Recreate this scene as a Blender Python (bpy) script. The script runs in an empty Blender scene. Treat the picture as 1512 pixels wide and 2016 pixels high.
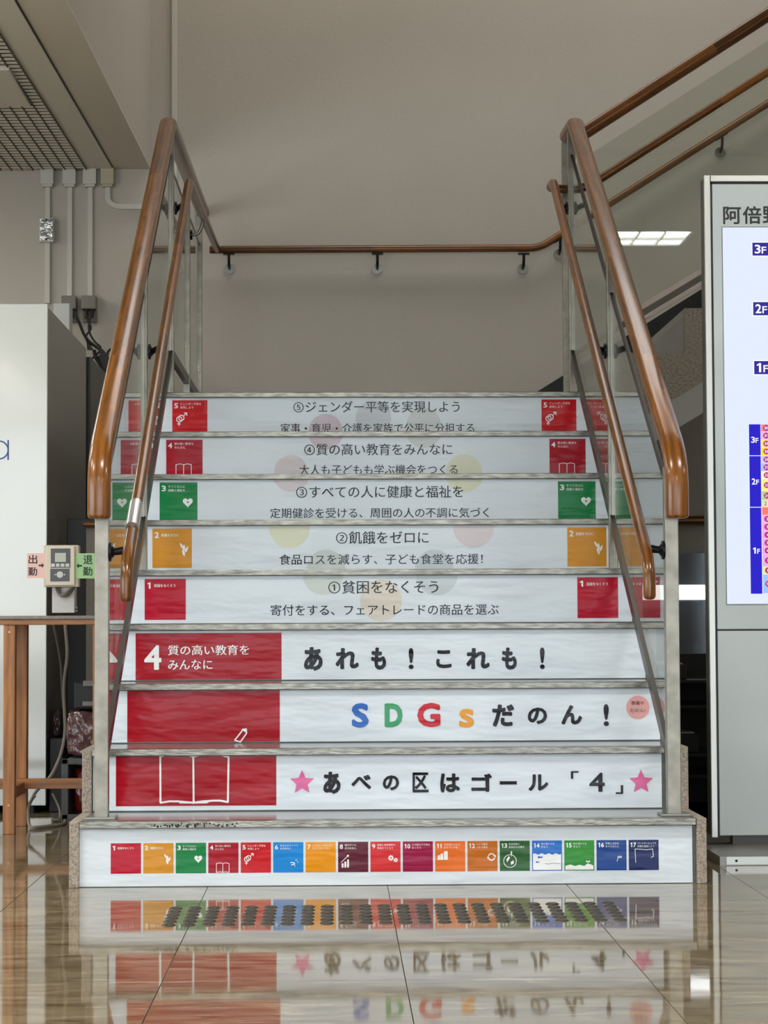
import bpy, bmesh, math, random
from mathutils import Vector, Matrix
random.seed(7)
sc = bpy.context.scene
COL = sc.collection

# ------------------------------------------------------------ camera
W_PX, H_PX, F_PX = 1512, 2016, 4214.79
CAM = Vector((-0.07583, -5.99155, 0.73682)); YAW, PITCH, ROLL = 0.02234, 0.05031, -0.00427
Fv = Vector((math.sin(YAW)*math.cos(PITCH), math.cos(YAW)*math.cos(PITCH), math.sin(PITCH)))
R0 = Vector((math.cos(YAW), -math.sin(YAW), 0)); U0 = R0.cross(Fv)
Rv = math.cos(ROLL)*R0 + math.sin(ROLL)*U0; Uv = -math.sin(ROLL)*R0 + math.cos(ROLL)*U0
cd = bpy.data.cameras.new('camera'); co = bpy.data.objects.new('camera', cd); COL.objects.link(co)
cd.sensor_fit = 'HORIZONTAL'; cd.sensor_width = 36; cd.lens = F_PX/W_PX*36; cd.clip_start = .05; cd.clip_end = 200
m = Matrix((Rv, Uv, -Fv)).transposed().to_4x4(); m.translation = CAM; co.matrix_world = m
sc.camera = co
def at_y(x, y, Y):                 # photo measurement -> (X, Z) on the plane at depth Y
    v = Fv + Rv*((x-756)/F_PX) - Uv*((y-1008)/F_PX); t = (Y-CAM.y)/v.y; p = CAM + v*t
    return p.x, p.z

# ------------------------------------------------------------ light
vs = sc.view_settings; vs.view_transform = 'Standard'; vs.look = 'None'; vs.gamma = 1; vs.use_curve_mapping = False
vs.exposure = 0.15
wd = bpy.data.worlds.new('world'); sc.world = wd; wd.use_nodes = True
bg = wd.node_tree.nodes['Background']; bg.inputs[0].default_value = (.80, .90, 1, 1); bg.inputs[1].default_value = 1.0
def area(name, loc, rot, sx, sy, power, col):
    l = bpy.data.lights.new(name, 'AREA'); l.shape = 'RECTANGLE'; l.size = sx; l.size_y = sy; l.energy = power; l.color = col
    o = bpy.data.objects.new(name, l); COL.objects.link(o); o.location = loc; o.rotation_euler = rot; return o
# daylight through the entrance glazing behind the photographer
area('entrance_daylight', (0.5, -12.6, 1.55), (math.radians(90), 0, 0), 9, 2.6, 210, (.84, .93, 1))
# added fill from the left, lifts ceiling and lobby wall; no window modelled
area('side_fill', (-4.9, -3.2, 1.5), (math.radians(90), 0, math.radians(-90)), 5.5, 1.9, 150, (.88, .95, 1))
# added fill under the stairwell ceiling, brightens the wall above the landing
area('stairwell_fill', (1.6, 3.4, 6.1), (0, 0, 0), 5.0, 1.2, 78, (1, .97, .93))
CEIL = 2.995; LAMP_E = 42.0; LAMP_COL = (1, .97, .90)

# ------------------------------------------------------------ materials
def srgb(h):
    h = h.lstrip('#'); c = [int(h[i:i+2], 16)/255 for i in (0, 2, 4)]
    return tuple((v/12.92 if v <= .04045 else ((v+.055)/1.055)**2.4) for v in c)
MATS = {}
def mat(name, col, rough=.5, metal=0., bump=0., bscale=30., vary=0., vscale=6., coat=0., spec=.5, stretch=(1, 1, 1), bdist=.002, world=False):
    if name in MATS: return MATS[name]
    if isinstance(col, str): col = srgb(col)
    m = bpy.data.materials.new(name); m.use_nodes = True; nt = m.node_tree; b = nt.nodes['Principled BSDF']
    b.inputs['Base Color'].default_value = (*col, 1); b.inputs['Roughness'].default_value = rough
    b.inputs['Metallic'].default_value = metal; b.inputs['Coat Weight'].default_value = coat; b.inputs['Coat Roughness'].default_value = .08
    b.inputs['Specular IOR Level'].default_value = spec
    if bump or vary:
        if world: src = nt.nodes.new('ShaderNodeNewGeometry').outputs['Position']
        else: src = nt.nodes.new('ShaderNodeTexCoord').outputs['Object']
        mp = nt.nodes.new('ShaderNodeMapping'); mp.inputs['Scale'].default_value = stretch
        nt.links.new(src, mp.inputs[0])
        if vary:
            n = nt.nodes.new('ShaderNodeTexNoise'); n.inputs['Scale'].default_value = vscale; n.inputs['Detail'].default_value = 6
            nt.links.new(mp.outputs[0], n.inputs['Vector'])
            r = nt.nodes.new('ShaderNodeMapRange'); r.inputs[1].default_value = .3; r.inputs[2].default_value = .7
            nt.links.new(n.outputs['Fac'], r.inputs[0])
            mx = nt.nodes.new('ShaderNodeMix'); mx.data_type = 'RGBA'
            mx.inputs[6].default_value = (*[c*(1-vary) for c in col], 1); mx.inputs[7].default_value = (*[min(1, c*(1+vary)) for c in col], 1)
            nt.links.new(r.outputs[0], mx.inputs[0]); nt.links.new(mx.outputs[2], b.inputs['Base Color'])
        if bump:
            n2 = nt.nodes.new('ShaderNodeTexNoise'); n2.inputs['Scale'].default_value = bscale; n2.inputs['Detail'].default_value = 3
            nt.links.new(mp.outputs[0], n2.inputs['Vector'])
            bp = nt.nodes.new('ShaderNodeBump'); bp.inputs['Strength'].default_value = bump; bp.inputs['Distance'].default_value = bdist
            nt.links.new(n2.outputs['Fac'], bp.inputs['Height']); nt.links.new(bp.outputs[0], b.inputs['Normal'])
    MATS[name] = m; return m
def emis(name, col, s):
    if name in MATS: return MATS[name]
    if isinstance(col, str): col = srgb(col)
    m = bpy.data.materials.new(name); m.use_nodes = True; nt = m.node_tree; nt.nodes.clear()
    e = nt.nodes.new('ShaderNodeEmission'); e.inputs[0].default_value = (*col, 1); e.inputs[1].default_value = s
    o = nt.nodes.new('ShaderNodeOutputMaterial'); nt.links.new(e.outputs[0], o.inputs[0]); MATS[name] = m; return m
def screen_mat(name, col): return emis('screen_'+name, col, 1.0)
def print_mat(name, col):          # laminated print: same gloss and gentle waves as the sheet under it
    return mat('print_'+name, col, rough=.16, bump=.8, bscale=3.2, bdist=.016, spec=.22, world=True, stretch=(1, 1, 3.2))

def glass_mat():
    m = bpy.data.materials.new('balustrade_glass'); m.use_nodes = True; nt = m.node_tree; nt.nodes.clear()
    lw = nt.nodes.new('ShaderNodeLayerWeight'); lw.inputs['Blend'].default_value = .5
    pw = nt.nodes.new('ShaderNodeMath'); pw.operation = 'POWER'; pw.inputs[1].default_value = 5; nt.links.new(lw.outputs['Facing'], pw.inputs[0])
    mr = nt.nodes.new('ShaderNodeMapRange'); mr.inputs[3].default_value = .045; mr.inputs[4].default_value = 1; nt.links.new(pw.outputs[0], mr.inputs[0])
    t = nt.nodes.new('ShaderNodeBsdfTransparent'); t.inputs[0].default_value = (.88, .905, .88, 1)
    g = nt.nodes.new('ShaderNodeBsdfGlossy'); g.inputs['Roughness'].default_value = .012; g.inputs[0].default_value = (.97, .98, .97, 1)
    mx = nt.nodes.new('ShaderNodeMixShader'); o = nt.nodes.new('ShaderNodeOutputMaterial')
    nt.links.new(mr.outputs[0], mx.inputs[0]); nt.links.new(t.outputs[0], mx.inputs[1]); nt.links.new(g.outputs[0], mx.inputs[2]); nt.links.new(mx.outputs[0], o.inputs[0])
    return m
def wood_mat(name, dark, light, dull=0.0):
    m = bpy.data.materials.new(name); m.use_nodes = True; nt = m.node_tree; b = nt.nodes['Principled BSDF']; L = nt.links.new
    uv = nt.nodes.new('ShaderNodeUVMap'); sp = nt.nodes.new('ShaderNodeSeparateXYZ'); L(uv.outputs[0], sp.inputs[0])
    seg = nt.nodes.new('ShaderNodeMath'); seg.operation = 'MULTIPLY'; seg.inputs[1].default_value = 1.25; L(sp.outputs[1], seg.inputs[0])
    fl = nt.nodes.new('ShaderNodeMath'); fl.operation = 'FLOOR'; L(seg.outputs[0], fl.inputs[0])
    oi = nt.nodes.new('ShaderNodeObjectInfo'); ad = nt.nodes.new('ShaderNodeMath'); L(fl.outputs[0], ad.inputs[0]); L(oi.outputs['Random'], ad.inputs[1])
    wn = nt.nodes.new('ShaderNodeTexWhiteNoise'); wn.noise_dimensions = '1D'; L(ad.outputs[0], wn.inputs['W'])
    gm = nt.nodes.new('ShaderNodeNewGeometry'); mp = nt.nodes.new('ShaderNodeCombineXYZ')
    k = nt.nodes.new('ShaderNodeMath'); k.operation = 'MULTIPLY'; k.inputs[1].default_value = 5.0; L(sp.outputs[1], k.inputs[0])
    k2 = nt.nodes.new('ShaderNodeMath'); k2.operation = 'MULTIPLY'; k2.inputs[1].default_value = 48.0; L(sp.outputs[0], k2.inputs[0])
    k3 = nt.nodes.new('ShaderNodeMath'); k3.operation = 'MULTIPLY'; k3.inputs[1].default_value = 40.0; L(wn.outputs[0], k3.inputs[0])
    L(k2.outputs[0], mp.inputs[0]); L(k.outputs[0], mp.inputs[1]); L(k3.outputs[0], mp.inputs[2])
    nz = nt.nodes.new('ShaderNodeTexNoise'); nz.inputs['Scale'].default_value = 1.1; nz.inputs['Detail'].default_value = 5; nz.inputs['Distortion'].default_value = .8; L(mp.outputs[0], nz.inputs['Vector'])
    wv = nt.nodes.new('ShaderNodeTexWave'); wv.inputs['Scale'].default_value = .35; wv.inputs['Distortion'].default_value = 9; wv.inputs['Detail'].default_value = 2; wv.inputs['Detail Scale'].default_value = .6; L(mp.outputs[0], wv.inputs['Vector'])
    a1 = nt.nodes.new('ShaderNodeMath'); a1.operation = 'MULTIPLY_ADD'; L(wv.outputs['Fac'], a1.inputs[0]); a1.inputs[1].default_value = .22; 
    a0 = nt.nodes.new('ShaderNodeMath'); a0.operation = 'MULTIPLY_ADD'; L(nz.outputs['Fac'], a0.inputs[0]); a0.inputs[1].default_value = .75
    a2 = nt.nodes.new('ShaderNodeMath'); a2.operation = 'MULTIPLY_ADD'; L(wn.outputs[0], a2.inputs[0]); a2.inputs[1].default_value = .30; a2.inputs[2].default_value = -.20
    L(a2.outputs[0], a0.inputs[2]); L(a0.outputs[0], a1.inputs[2])
    cr = nt.nodes.new('ShaderNodeValToRGB'); cr.color_ramp.elements[0].position = .12; cr.color_ramp.elements[1].position = .85
    cr.color_ramp.elements[0].color = (*srgb(dark), 1); cr.color_ramp.elements[1].color = (*srgb(light), 1)
    L(a1.outputs[0], cr.inputs[0]); L(cr.outputs[0], b.inputs['Base Color'])
    b.inputs['Roughness'].default_value = .24+dull; b.inputs['Coat Weight'].default_value = .12; b.inputs['Coat Roughness'].default_value = .12
    return m

WALL = mat('plaster_wall', '#bcb6ab', .75, bump=.5, bscale=90, bdist=.0015, vary=.03, vscale=1.2)
WALL_L = mat('plaster_wall_lobby', '#bfb6a9', .75, bump=.5, bscale=90, bdist=.0015, vary=.03, vscale=1.2)
CEILM = mat('ceiling_paint', '#cbc4b4', .8, bump=.15, bscale=80)
CEILP = mat('ceiling_panel_grey', '#d0ccbe', .7)
STEEL = mat('stainless_steel', '#96958f', .30, 1, vary=.14, vscale=9, bump=.1, bscale=60, stretch=(1, 1, .25))
STEELD = mat('dark_steel_bar', '#45413c', .32, .85)
POSTM = mat('post_steel', '#8f8b80', .36, .75, vary=.2, vscale=22, bump=.12, bscale=40)
BLK = mat('black_metal', '#17171a', .35, .6)
BLACKP = mat('black_plastic', '#0b0b0c', .45)
GRAN = mat('granite', '#988d81', .55, vary=.5, vscale=190, bump=.4, bscale=60)
GRAND = mat('granite_dark', '#857c70', .5, vary=.45, vscale=120, bump=.2, bscale=60)
MARBG = mat('green_marble', '#4a5049', .4, vary=.4, vscale=25)
TREADM = mat('tread_stone', '#767573', .16, vary=.12, vscale=30, bump=.1, bscale=20)
NOSEM = mat('nosing_metal', '#86847c', .30, .85, vary=.40, vscale=24, stretch=(1, 1, 5), bump=.5, bscale=45, bdist=.002)
SHEET = print_mat('sheet', '#d8e2ec')
PW = print_mat('white', '#eceff1'); PK = print_mat('ink', '#0d0d10'); PK2 = print_mat('soft_ink', '#232428')
WHITE = mat('white_paint', '#c9cbc9', .35)
DUCT = mat('duct_plastic', '#cccbc0', .45)
BEIGE = mat('beige_plastic', '#c3b9a8', .45)
GLASS = glass_mat()
WOOD = wood_mat('handrail_wood', '#3f240b', '#955b1e')
WOOD_T = wood_mat('table_wood', '#6b3f1c', '#bb7d40', .2)
CABW = mat('glossy_white_door', '#dadedb', .10, bump=.35, bscale=3.2, bdist=.004, coat=.6)
CABS = mat('grey_cabinet_side', '#7b766f', .22)
KIOSK = mat('kiosk_panel', '#bac4c6', .35)
KFRAME = mat('kiosk_aluminium', '#c3c4bf', .32, .6)
KDARK = mat('kiosk_dark_side', '#4c4945', .4)

def floor_mat():
    m = bpy.data.materials.new('polished_floor_tile'); m.use_nodes = True; nt = m.node_tree; b = nt.nodes['Principled BSDF']; L = nt.links.new
    g = nt.nodes.new('ShaderNodeNewGeometry'); oi = nt.nodes.new('ShaderNodeObjectInfo')
    mp = nt.nodes.new('ShaderNodeMapping'); mp.inputs['Scale'].default_value = (2.2, 7.5, 1); L(g.outputs['Position'], mp.inputs[0])
    ad = nt.nodes.new('ShaderNodeVectorMath'); ad.operation = 'ADD'; L(mp.outputs[0], ad.inputs[0])
    cb = nt.nodes.new('ShaderNodeCombineXYZ'); ml = nt.nodes.new('ShaderNodeMath'); ml.operation = 'MULTIPLY'; ml.inputs[1].default_value = 30
    L(oi.outputs['Random'], ml.inputs[0]); L(ml.outputs[0], cb.inputs[2]); L(cb.outputs[0], ad.inputs[1])
    n = nt.nodes.new('ShaderNodeTexNoise'); n.inputs['Scale'].default_value = 2.2; n.inputs['Detail'].default_value = 7; n.inputs['Distortion'].default_value = 1.6; L(ad.outputs[0], n.inputs['Vector'])
    cr = nt.nodes.new('ShaderNodeValToRGB'); e = cr.color_ramp.elements
    e[0].position = .3; e[0].color = (*srgb('#57472f'), 1); e[1].position = .72; e[1].color = (*srgb('#988b72'), 1)
    L(n.outputs['Fac'], cr.inputs[0]); L(cr.outputs[0], b.inputs['Base Color'])
    b.inputs['Roughness'].default_value = .045; b.inputs['Specular IOR Level'].default_value = .62
    n2 = nt.nodes.new('ShaderNodeTexNoise'); n2.inputs['Scale'].default_value = 7; n2.inputs['Detail'].default_value = 1.5; L(g.outputs['Position'], n2.inputs['Vector'])
    bp = nt.nodes.new('ShaderNodeBump'); bp.inputs['Strength'].default_value = .16; bp.inputs['Distance'].default_value = .0011
    L(n2.outputs['Fac'], bp.inputs['Height']); L(bp.outputs[0], b.inputs['Normal'])
    return m
FLOORM = floor_mat()
GROUT = mat('dark_joint', '#3a342c', .7)

# ------------------------------------------------------------ mesh helpers
class MB:
    def __init__(s): s.v = []; s.f = []; s.uv = []; s.smooth = []
    def add(s, vs, fs, uvs=None, smooth=False):
        o = len(s.v); s.v += [tuple(v) for v in vs]
        for i, f in enumerate(fs):
            s.f.append([o+k for k in f]); s.uv.append(uvs[i] if uvs else None); s.smooth.append(smooth)
        return s
    def box(s, x0, x1, y0, y1, z0, z1):
        if x0 > x1: x0, x1 = x1, x0
        v = [(x, y, z) for x in (x0, x1) for y in (y0, y1) for z in (z0, z1)]
        return s.add(v, [(0, 1, 3, 2), (4, 6, 7, 5), (0, 4, 5, 1), (2, 3, 7, 6), (0, 2, 6, 4), (1, 5, 7, 3)])
    def bevbox(s, x0, x1, y0, y1, z0, z1, b=.003):
        bm = bmesh.new(); bmesh.ops.create_cube(bm, size=1)
        for v in bm.verts: v.co = Vector(((x0+x1)/2+v.co.x*(x1-x0), (y0+y1)/2+v.co.y*(y1-y0), (z0+z1)/2+v.co.z*(z1-z0)))
        bmesh.ops.bevel(bm, geom=bm.edges[:], offset=b, segments=2, affect='EDGES', profile=.6)
        return s.addbm(bm)
    def addbm(s, bm, smooth=False):
        bm.verts.index_update(); s.add([v.co for v in bm.verts], [[v.index for v in f.verts] for f in bm.faces], smooth=smooth); bm.free(); return s
    def prism(s, poly, axis, a, b):        # poly 2D; axis 'y': (x,z); axis 'x': (y,z); axis 'z': (x,y)
        def P(p, t): return {'y': (p[0], t, p[1]), 'x': (t, p[0], p[1]), 'z': (p[0], p[1], t)}[axis]
        n = len(poly); v = [P(p, a) for p in poly]+[P(p, b) for p in poly]
        return s.add(v, [list(range(n))[::-1], list(range(n, 2*n))]+[(i, (i+1) % n, n+(i+1) % n, n+i) for i in range(n)])
    def sheet(s, poly, y):                 # flat print polygon facing -Y: (x,z) list
        s.lay = getattr(s, 'lay', -1)+1; y -= (s.lay % 30)*.000012      # overlapping strokes never share a plane
        return s.add([(p[0], y, p[1]) for p in poly], [list(range(len(poly)))])
    def cyl(s, p0, p1, r0, r1=None, n=16, smooth=True):
        r1 = r0 if r1 is None else r1
        p0, p1 = Vector(p0), Vector(p1); d = (p1-p0).normalized(); u = d.orthogonal().normalized(); w = d.cross(u)
        c = [(math.cos(2*math.pi*i/n), math.sin(2*math.pi*i/n)) for i in range(n)]
        v = [p0+(u*a+w*b)*r0 for a, b in c]+[p1+(u*a+w*b)*r1 for a, b in c]
        s.add(v, [(i, (i+1) % n, n+(i+1) % n, n+i) for i in range(n)], smooth=smooth)
        s.add(v[:n], [list(range(n))[::-1]]); s.add(v[n:], [list(range(n))]); return s
    def build(s, name, m, parent=None, **kw):
        me = bpy.data.meshes.new(name); me.from_pydata(s.v, [], s.f); me.update()
        if any(u for u in s.uv):
            l = me.uv_layers.new(name='UVMap'); k = 0
            for f, u in zip(me.polygons, s.uv):
                for j in range(len(f.vertices)):
                    if u: l.data[f.loop_start+j].uv = u[j]
        me.polygons.foreach_set('use_smooth', s.smooth)
        bm = bmesh.new(); bm.from_mesh(me)
        if kw.pop('fixn', True) : bmesh.ops.recalc_face_normals(bm, faces=bm.faces)
        bm.to_mesh(me); bm.free()
        me.materials.append(m); o = bpy.data.objects.new(name, me); COL.objects.link(o)
        if parent: o.parent = parent
        for k, v in kw.items(): o[k] = v
        return o
def smooth_path(pts, rad, n=7):
    P = [Vector(p) for p in pts]; out = [P[0]]
    for i in range(1, len(P)-1):
        r = rad[i] if isinstance(rad, (list, tuple)) else rad
        a = (P[i-1]-P[i]); b = (P[i+1]-P[i]); ra = min(r, a.length*.48); rb = min(r, b.length*.48)
        A = P[i]+a.normalized()*ra; B = P[i]+b.normalized()*rb
        for k in range(n+1):
            t = k/n; out.append(A*(1-t)**2+P[i]*2*t*(1-t)+B*t*t)
    out.append(P[-1]); return out
def sweep(mb, pts, rx, rz, rad=.05, n=20, cap=.012, power=2.0, side=Vector((1, 0, 0)), taper=None):
    """rounded rail: cross-section rx (sideways) by rz"""
    path = smooth_path(pts, rad) if rad else [Vector(p) for p in pts]
    q = [path[0]]
    for p in path[1:]:
        if (p-q[-1]).length > 1e-4: q.append(p)
    # subdivide long runs so the grain UVs stay even
    path = q; T = []
    for i in range(len(path)):
        a = path[max(0, i-1)]; b = path[min(len(path)-1, i+1)]; T.append((b-a).normalized())
    prof = []
    for i in range(n):
        a = 2*math.pi*i/n; c, s_ = math.cos(a), math.sin(a)
        prof.append((math.copysign(abs(c)**(2/power), c)*rx, math.copysign(abs(s_)**(2/power), s_)*rz))
    rings = []; S = None; L = 0
    for i, (p, t) in enumerate(zip(path, T)):
        if S is None: S = (side-t*side.dot(t)).normalized() if abs(side.dot(t)) < .95 else t.cross(Vector((0, 0, 1))).normalized()
        else: S = (S-t*S.dot(t)).normalized()
        N = t.cross(S)
        if i: L += (p-path[i-1]).length
        rings.append((p, S.copy(), N, L, 1.0, t))
    full = []
    p, S, N, L0, _, t = rings[0]
    for f in (0.02, .45, .8, .95): full.append((p+t*cap*(1-math.sqrt(max(0, 1-f*f)))*1.0, S, N, L0-.01+.002*f, 1-(cap/min(rx, rz))*(1-f) if f > .1 else max(.05, 1-cap/min(rx, rz)*1.0)*.9, t)) if cap else None
    # simple rounded ends
    full = []
    def ends(p, S, N, L0, t, sgn):
        o = []
        for k in range(5):
            a = k/4*math.pi/2; o.append((p+t*sgn*cap*(1-math.sin(a)), S, N, L0, 1-(cap/max(rx, rz))*(1-math.cos(math.pi/2-a)), t))
        return o
    full += ends(*rings[0][:4], rings[0][5], 1)[:-1]
    full += [(rings[0][0]+rings[0][5]*0, *rings[0][1:])] if False else []
    first = rings[0]; full = [(e[0], e[1], e[2], e[3], e[4], e[5]) for e in full]
    body = rings[:]
    body[0] = (first[0]+first[5]*cap, *first[1:])
    # order of the cap: from tip to body
    tip = []
    for k in range(4):
        a = k/4*math.pi/2; sc_ = 1-(cap/max(rx, rz))*(1-math.sin(a)); tip.append((first[0]+first[5]*cap*(1-math.cos(a)) if False else first[0]+first[5]*cap*(1-math.cos(math.pi/2*(k/4))) , first[1], first[2], first[3], sc_, first[5]))
    last = rings[-1]; body[-1] = (last[0]-last[5]*cap, *last[1:])
    def capr(e, sgn):
        out = []
        for k in range(5):
            a = k/4*math.pi/2     # 0 at body, 90 at tip
            out.append((e[0]-e[5]*sgn*(cap-cap*math.sin(a)) if sgn > 0 else e[0]+e[5]*(cap-cap*math.sin(a)), e[1], e[2], e[3], 1-(cap/max(rx, rz))*(1-math.cos(a)), e[5]))
        return out
    seq = capr(first, -1)[::-1] + body[1:-1] + capr(last, 1)
    vs = []; 
    for (p, S, N, L, s_, t) in seq:
        for a, b in prof: vs.append(p+S*a*s_+N*b*s_)
    fs = []; uv = []
    per = 2*math.pi*(rx+rz)/2
    for i in range(len(seq)-1):
        for j in range(n):
            k = (j+1) % n
            fs.append((i*n+j, i*n+k, (i+1)*n+k, (i+1)*n+j))
            # grain symmetric around the section, no seam
            u0 = abs(j/n*2-1)*per/2; u1 = abs((j+1)/n*2-1)*per/2
            uv.append([(u0, seq[i][3]), (u1, seq[i][3]), (u1, seq[i+1][3]), (u0, seq[i+1][3])])
    mb.add(vs, fs, uv, smooth=True)
    mb.add(vs[:n], [list(range(n))[::-1]], [[(abs(j/n*2-1)*per/2, -.01) for j in range(n)][::-1]])
    mb.add(vs[-n:], [list(range(n))], [[(abs(j/n*2-1)*per/2, seq[-1][3]) for j in range(n)]])
    return mb
def rod(mb, pts, r, rad=.04, n=10): return sweep(mb, pts, r, r, rad, n, cap=r*.3)
def wood_bar(mb, x0, x1, y0, y1, z0, z1):       # board with grain along its longest side
    o = len(mb.f); mb.bevbox(x0, x1, y0, y1, z0, z1, .002)
    d = [x1-x0, y1-y0, z1-z0]; ax = d.index(max(d)); oth = [i for i in range(3) if i != ax]
    for i in range(o, len(mb.f)):
        mb.uv[i] = [((mb.v[k][oth[0]]*.7+mb.v[k][oth[1]]*.7), mb.v[k][ax]) for k in mb.f[i]]
    return mb
def empty(name, loc=(0, 0, 0), parent=None, **kw):
    o = bpy.data.objects.new(name, None); COL.objects.link(o); o.location = loc; o.empty_display_size = .1
    if parent: o.parent = parent
    for k, v in kw.items(): o[k] = v
    return o
def thing(name, label, cat, group=None, loc=(0, 0, 0)):
    o = empty(name, loc); return tag(o, label, cat, group)
def tag(o, label, cat, group=None):
    o['label'] = label; o['category'] = cat
    if group: o['group'] = group
    return o

# text as flat polygons
_gc = {}; _fc = None
def glyphs(body, bold=0.0, spacing=1.0):
    key = (body, bold, spacing)
    if key in _gc: return _gc[key]
    c = bpy.data.curves.new('t', 'FONT'); c.body = body; c.offset = bold; c.resolution_u = 3; c.space_character = spacing
    o = bpy.data.objects.new('t', c); COL.objects.link(o); bpy.context.view_layer.update()
    me = o.evaluated_get(bpy.context.evaluated_depsgraph_get()).to_mesh()
    v = [(a.co.x, a.co.y) for a in me.vertices]; f = [list(p.vertices) for p in me.polygons]
    o.to_mesh_clear(); bpy.data.objects.remove(o); bpy.data.curves.remove(c)
    _gc[key] = (v, f); return v, f
def put_text(mb, body, x0, x1, z0, z1, y, bold=0.0):
    if len(body) == 2 and body.isdigit():
        w = x1-x0; f = .40 if body[0] == '1' else .47
        put_text(mb, body[0], x0, x0+w*f, z0, z1, y, bold); put_text(mb, body[1], x0+w*(f+.10), x1 if body[1] != '1' else x0+w*.9, z0, z1, y, bold); return
    if body == '1':
        w = x1-x0; h = z1-z0; a = x0+w*.42
        mb.add([(a, y, z0), (a+w*.38, y, z0), (a+w*.38, y, z1), (a+w*.05, y, z1), (a-w*.35, y, z1-h*.17), (a-w*.35, y, z1-h*.32), (a, y, z1-h*.24)], [tuple(range(7))]); return
    v, f = glyphs(body)
    if not v: return
    ax0, ax1 = min(p[0] for p in v), max(p[0] for p in v); ay0, ay1 = min(p[1] for p in v), max(p[1] for p in v)
    sx = (x1-x0)/(ax1-ax0); sy = (z1-z0)/(ay1-ay0)
    n = 0 if bold < .008 else (2 if bold < .02 else 14)
    b = bold*abs(z1-z0) if n else 0
    sx = (x1-x0-2*b)/(ax1-ax0); sy = (z1-z0-2*b)/(ay1-ay0)
    sh = [(0, 0)]+[(b*math.cos(2*math.pi*i/n), b*math.sin(2*math.pi*i/n)) for i in range(n)]
    if n == 2: sh = [(-b*.7, 0), (b*.7, 0)]
    for i, (dx, dz) in enumerate(sh): mb.add([(x0+b+dx+(p[0]-ax0)*sx, y-i*.000015, z0+b+dz+(p[1]-ay0)*sy) for p in v], f)
def circle(cx, cz, r, n=40, rz=None):
    rz = r if rz is None else rz
    return [(cx+r*math.cos(2*math.pi*i/n), cz+rz*math.sin(2*math.pi*i/n)) for i in range(n)]
def clip(poly, x0, x1, z0, z1):
    def cl(P, ins, inter):
        out = []
        for i in range(len(P)):
            a, b = P[i-1], P[i]
            if ins(b):
                if not ins(a): out.append(inter(a, b))
                out.append(b)
            elif ins(a): out.append(inter(a, b))
        return out
    def ix(c, k):
        def g(a, b):
            t = (c-a[k])/(b[k]-a[k]); return (a[0]+(b[0]-a[0])*t, a[1]+(b[1]-a[1])*t)
        return g
    for c, k, s in ((x0, 0, 1), (x1, 0, -1), (z0, 1, 1), (z1, 1, -1)):
        poly = cl(poly, lambda p, c=c, k=k, s=s: (p[k]-c)*s >= 0, ix(c, k))
        if not poly: return []
    return poly
def stroke(mb, pts, w, y, closed=False):
    P = pts+[pts[0]] if closed else pts
    for i in range(len(P)-1):
        a, b = Vector(P[i]), Vector(P[i+1]); d = (b-a)
        if d.length < 1e-9: continue
        d.normalize(); q = Vector((-d.y, d.x))*w/2; e = d*w*.25
        mb.sheet([a-e+q, a-e-q, b+e-q, b+e+q], y)
def ring(mb, cx, cz, r, w, y, n=28, a0=0, a1=2*math.pi):
    stroke(mb, [(cx+r*math.cos(a0+(a1-a0)*i/n), cz+r*math.sin(a0+(a1-a0)*i/n)) for i in range(n+1)], w, y)

# ------------------------------------------------------------ setting
YW = 4.65                      # back wall
H, D = 0.18114, 0.30           # riser height, tread depth
XL, XR = -0.790, 0.925         # clear width between the granite curbs
GL, GR = -0.739, 0.878         # balustrade planes
def struct(name, mb, m, parent=None, **kw):
    o = mb.build(name, m, parent, **kw)
    if not parent: o['kind'] = 'structure'
    return o
XWL, XWR = -5.0, 7.0; YF = -13.0; ZV = 6.2; XV = -0.975; YV = 1.2
floor = struct('floor', MB().box(XWL, XWR, YF, YW+.1, -.12, -.006), GROUT)
TS = .4975; X0T = .063; Y0T = -1.07
tile_me = None; nt_ = 0
xs = [X0T+TS*i for i in range(-7, 7)]; ys = [Y0T+TS*j for j in range(-8, 12)]
for i, x in enumerate(xs):
    for y in ys:
        if y+TS > YW: continue
        if tile_me is None:
            o = MB().bevbox(.0008, TS-.0008, .0008, TS-.0008, -.006, 0, .0006).build('tile', FLOORM, floor); tile_me = o.data
        else:
            o = bpy.data.objects.new('tile', tile_me); COL.objects.link(o); o.parent = floor
        o.location = (x, y, 0); nt_ += 1
xa, xb, ya, yb = xs[0], xs[-1]+TS, ys[0], [y for y in ys if y+TS <= YW][-1]+TS
rest = MB()
rest.box(XWL, xa, YF, YW, -.006, 0).box(xb, XWR, YF, YW, -.006, 0).box(xa, xb, YF, ya, -.006, 0).box(xa, xb, yb, YW, -.006, 0)
o = rest.build('outer_tiling', FLOORM, floor); o['kind'] = 'stuff'

struct('wall_back', MB().box(XWL, XWR, YW, YW+.15, 0, ZV), WALL)
struct('wall_left', MB().box(XWL-.15, XWL, YF, YW, 0, ZV), WALL_L)
struct('wall_right', MB().box(XWR, XWR+.15, YF, YW, 0, ZV), WALL_L)
front = MB().box(XWL, -4.2, YF-.15, YF, 0, CEIL).box(5.2, XWR, YF-.15, YF, 0, CEIL).box(-4.2, 5.2, YF-.15, YF, 2.85, CEIL)
struct('wall_front', front, WALL_L)
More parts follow.
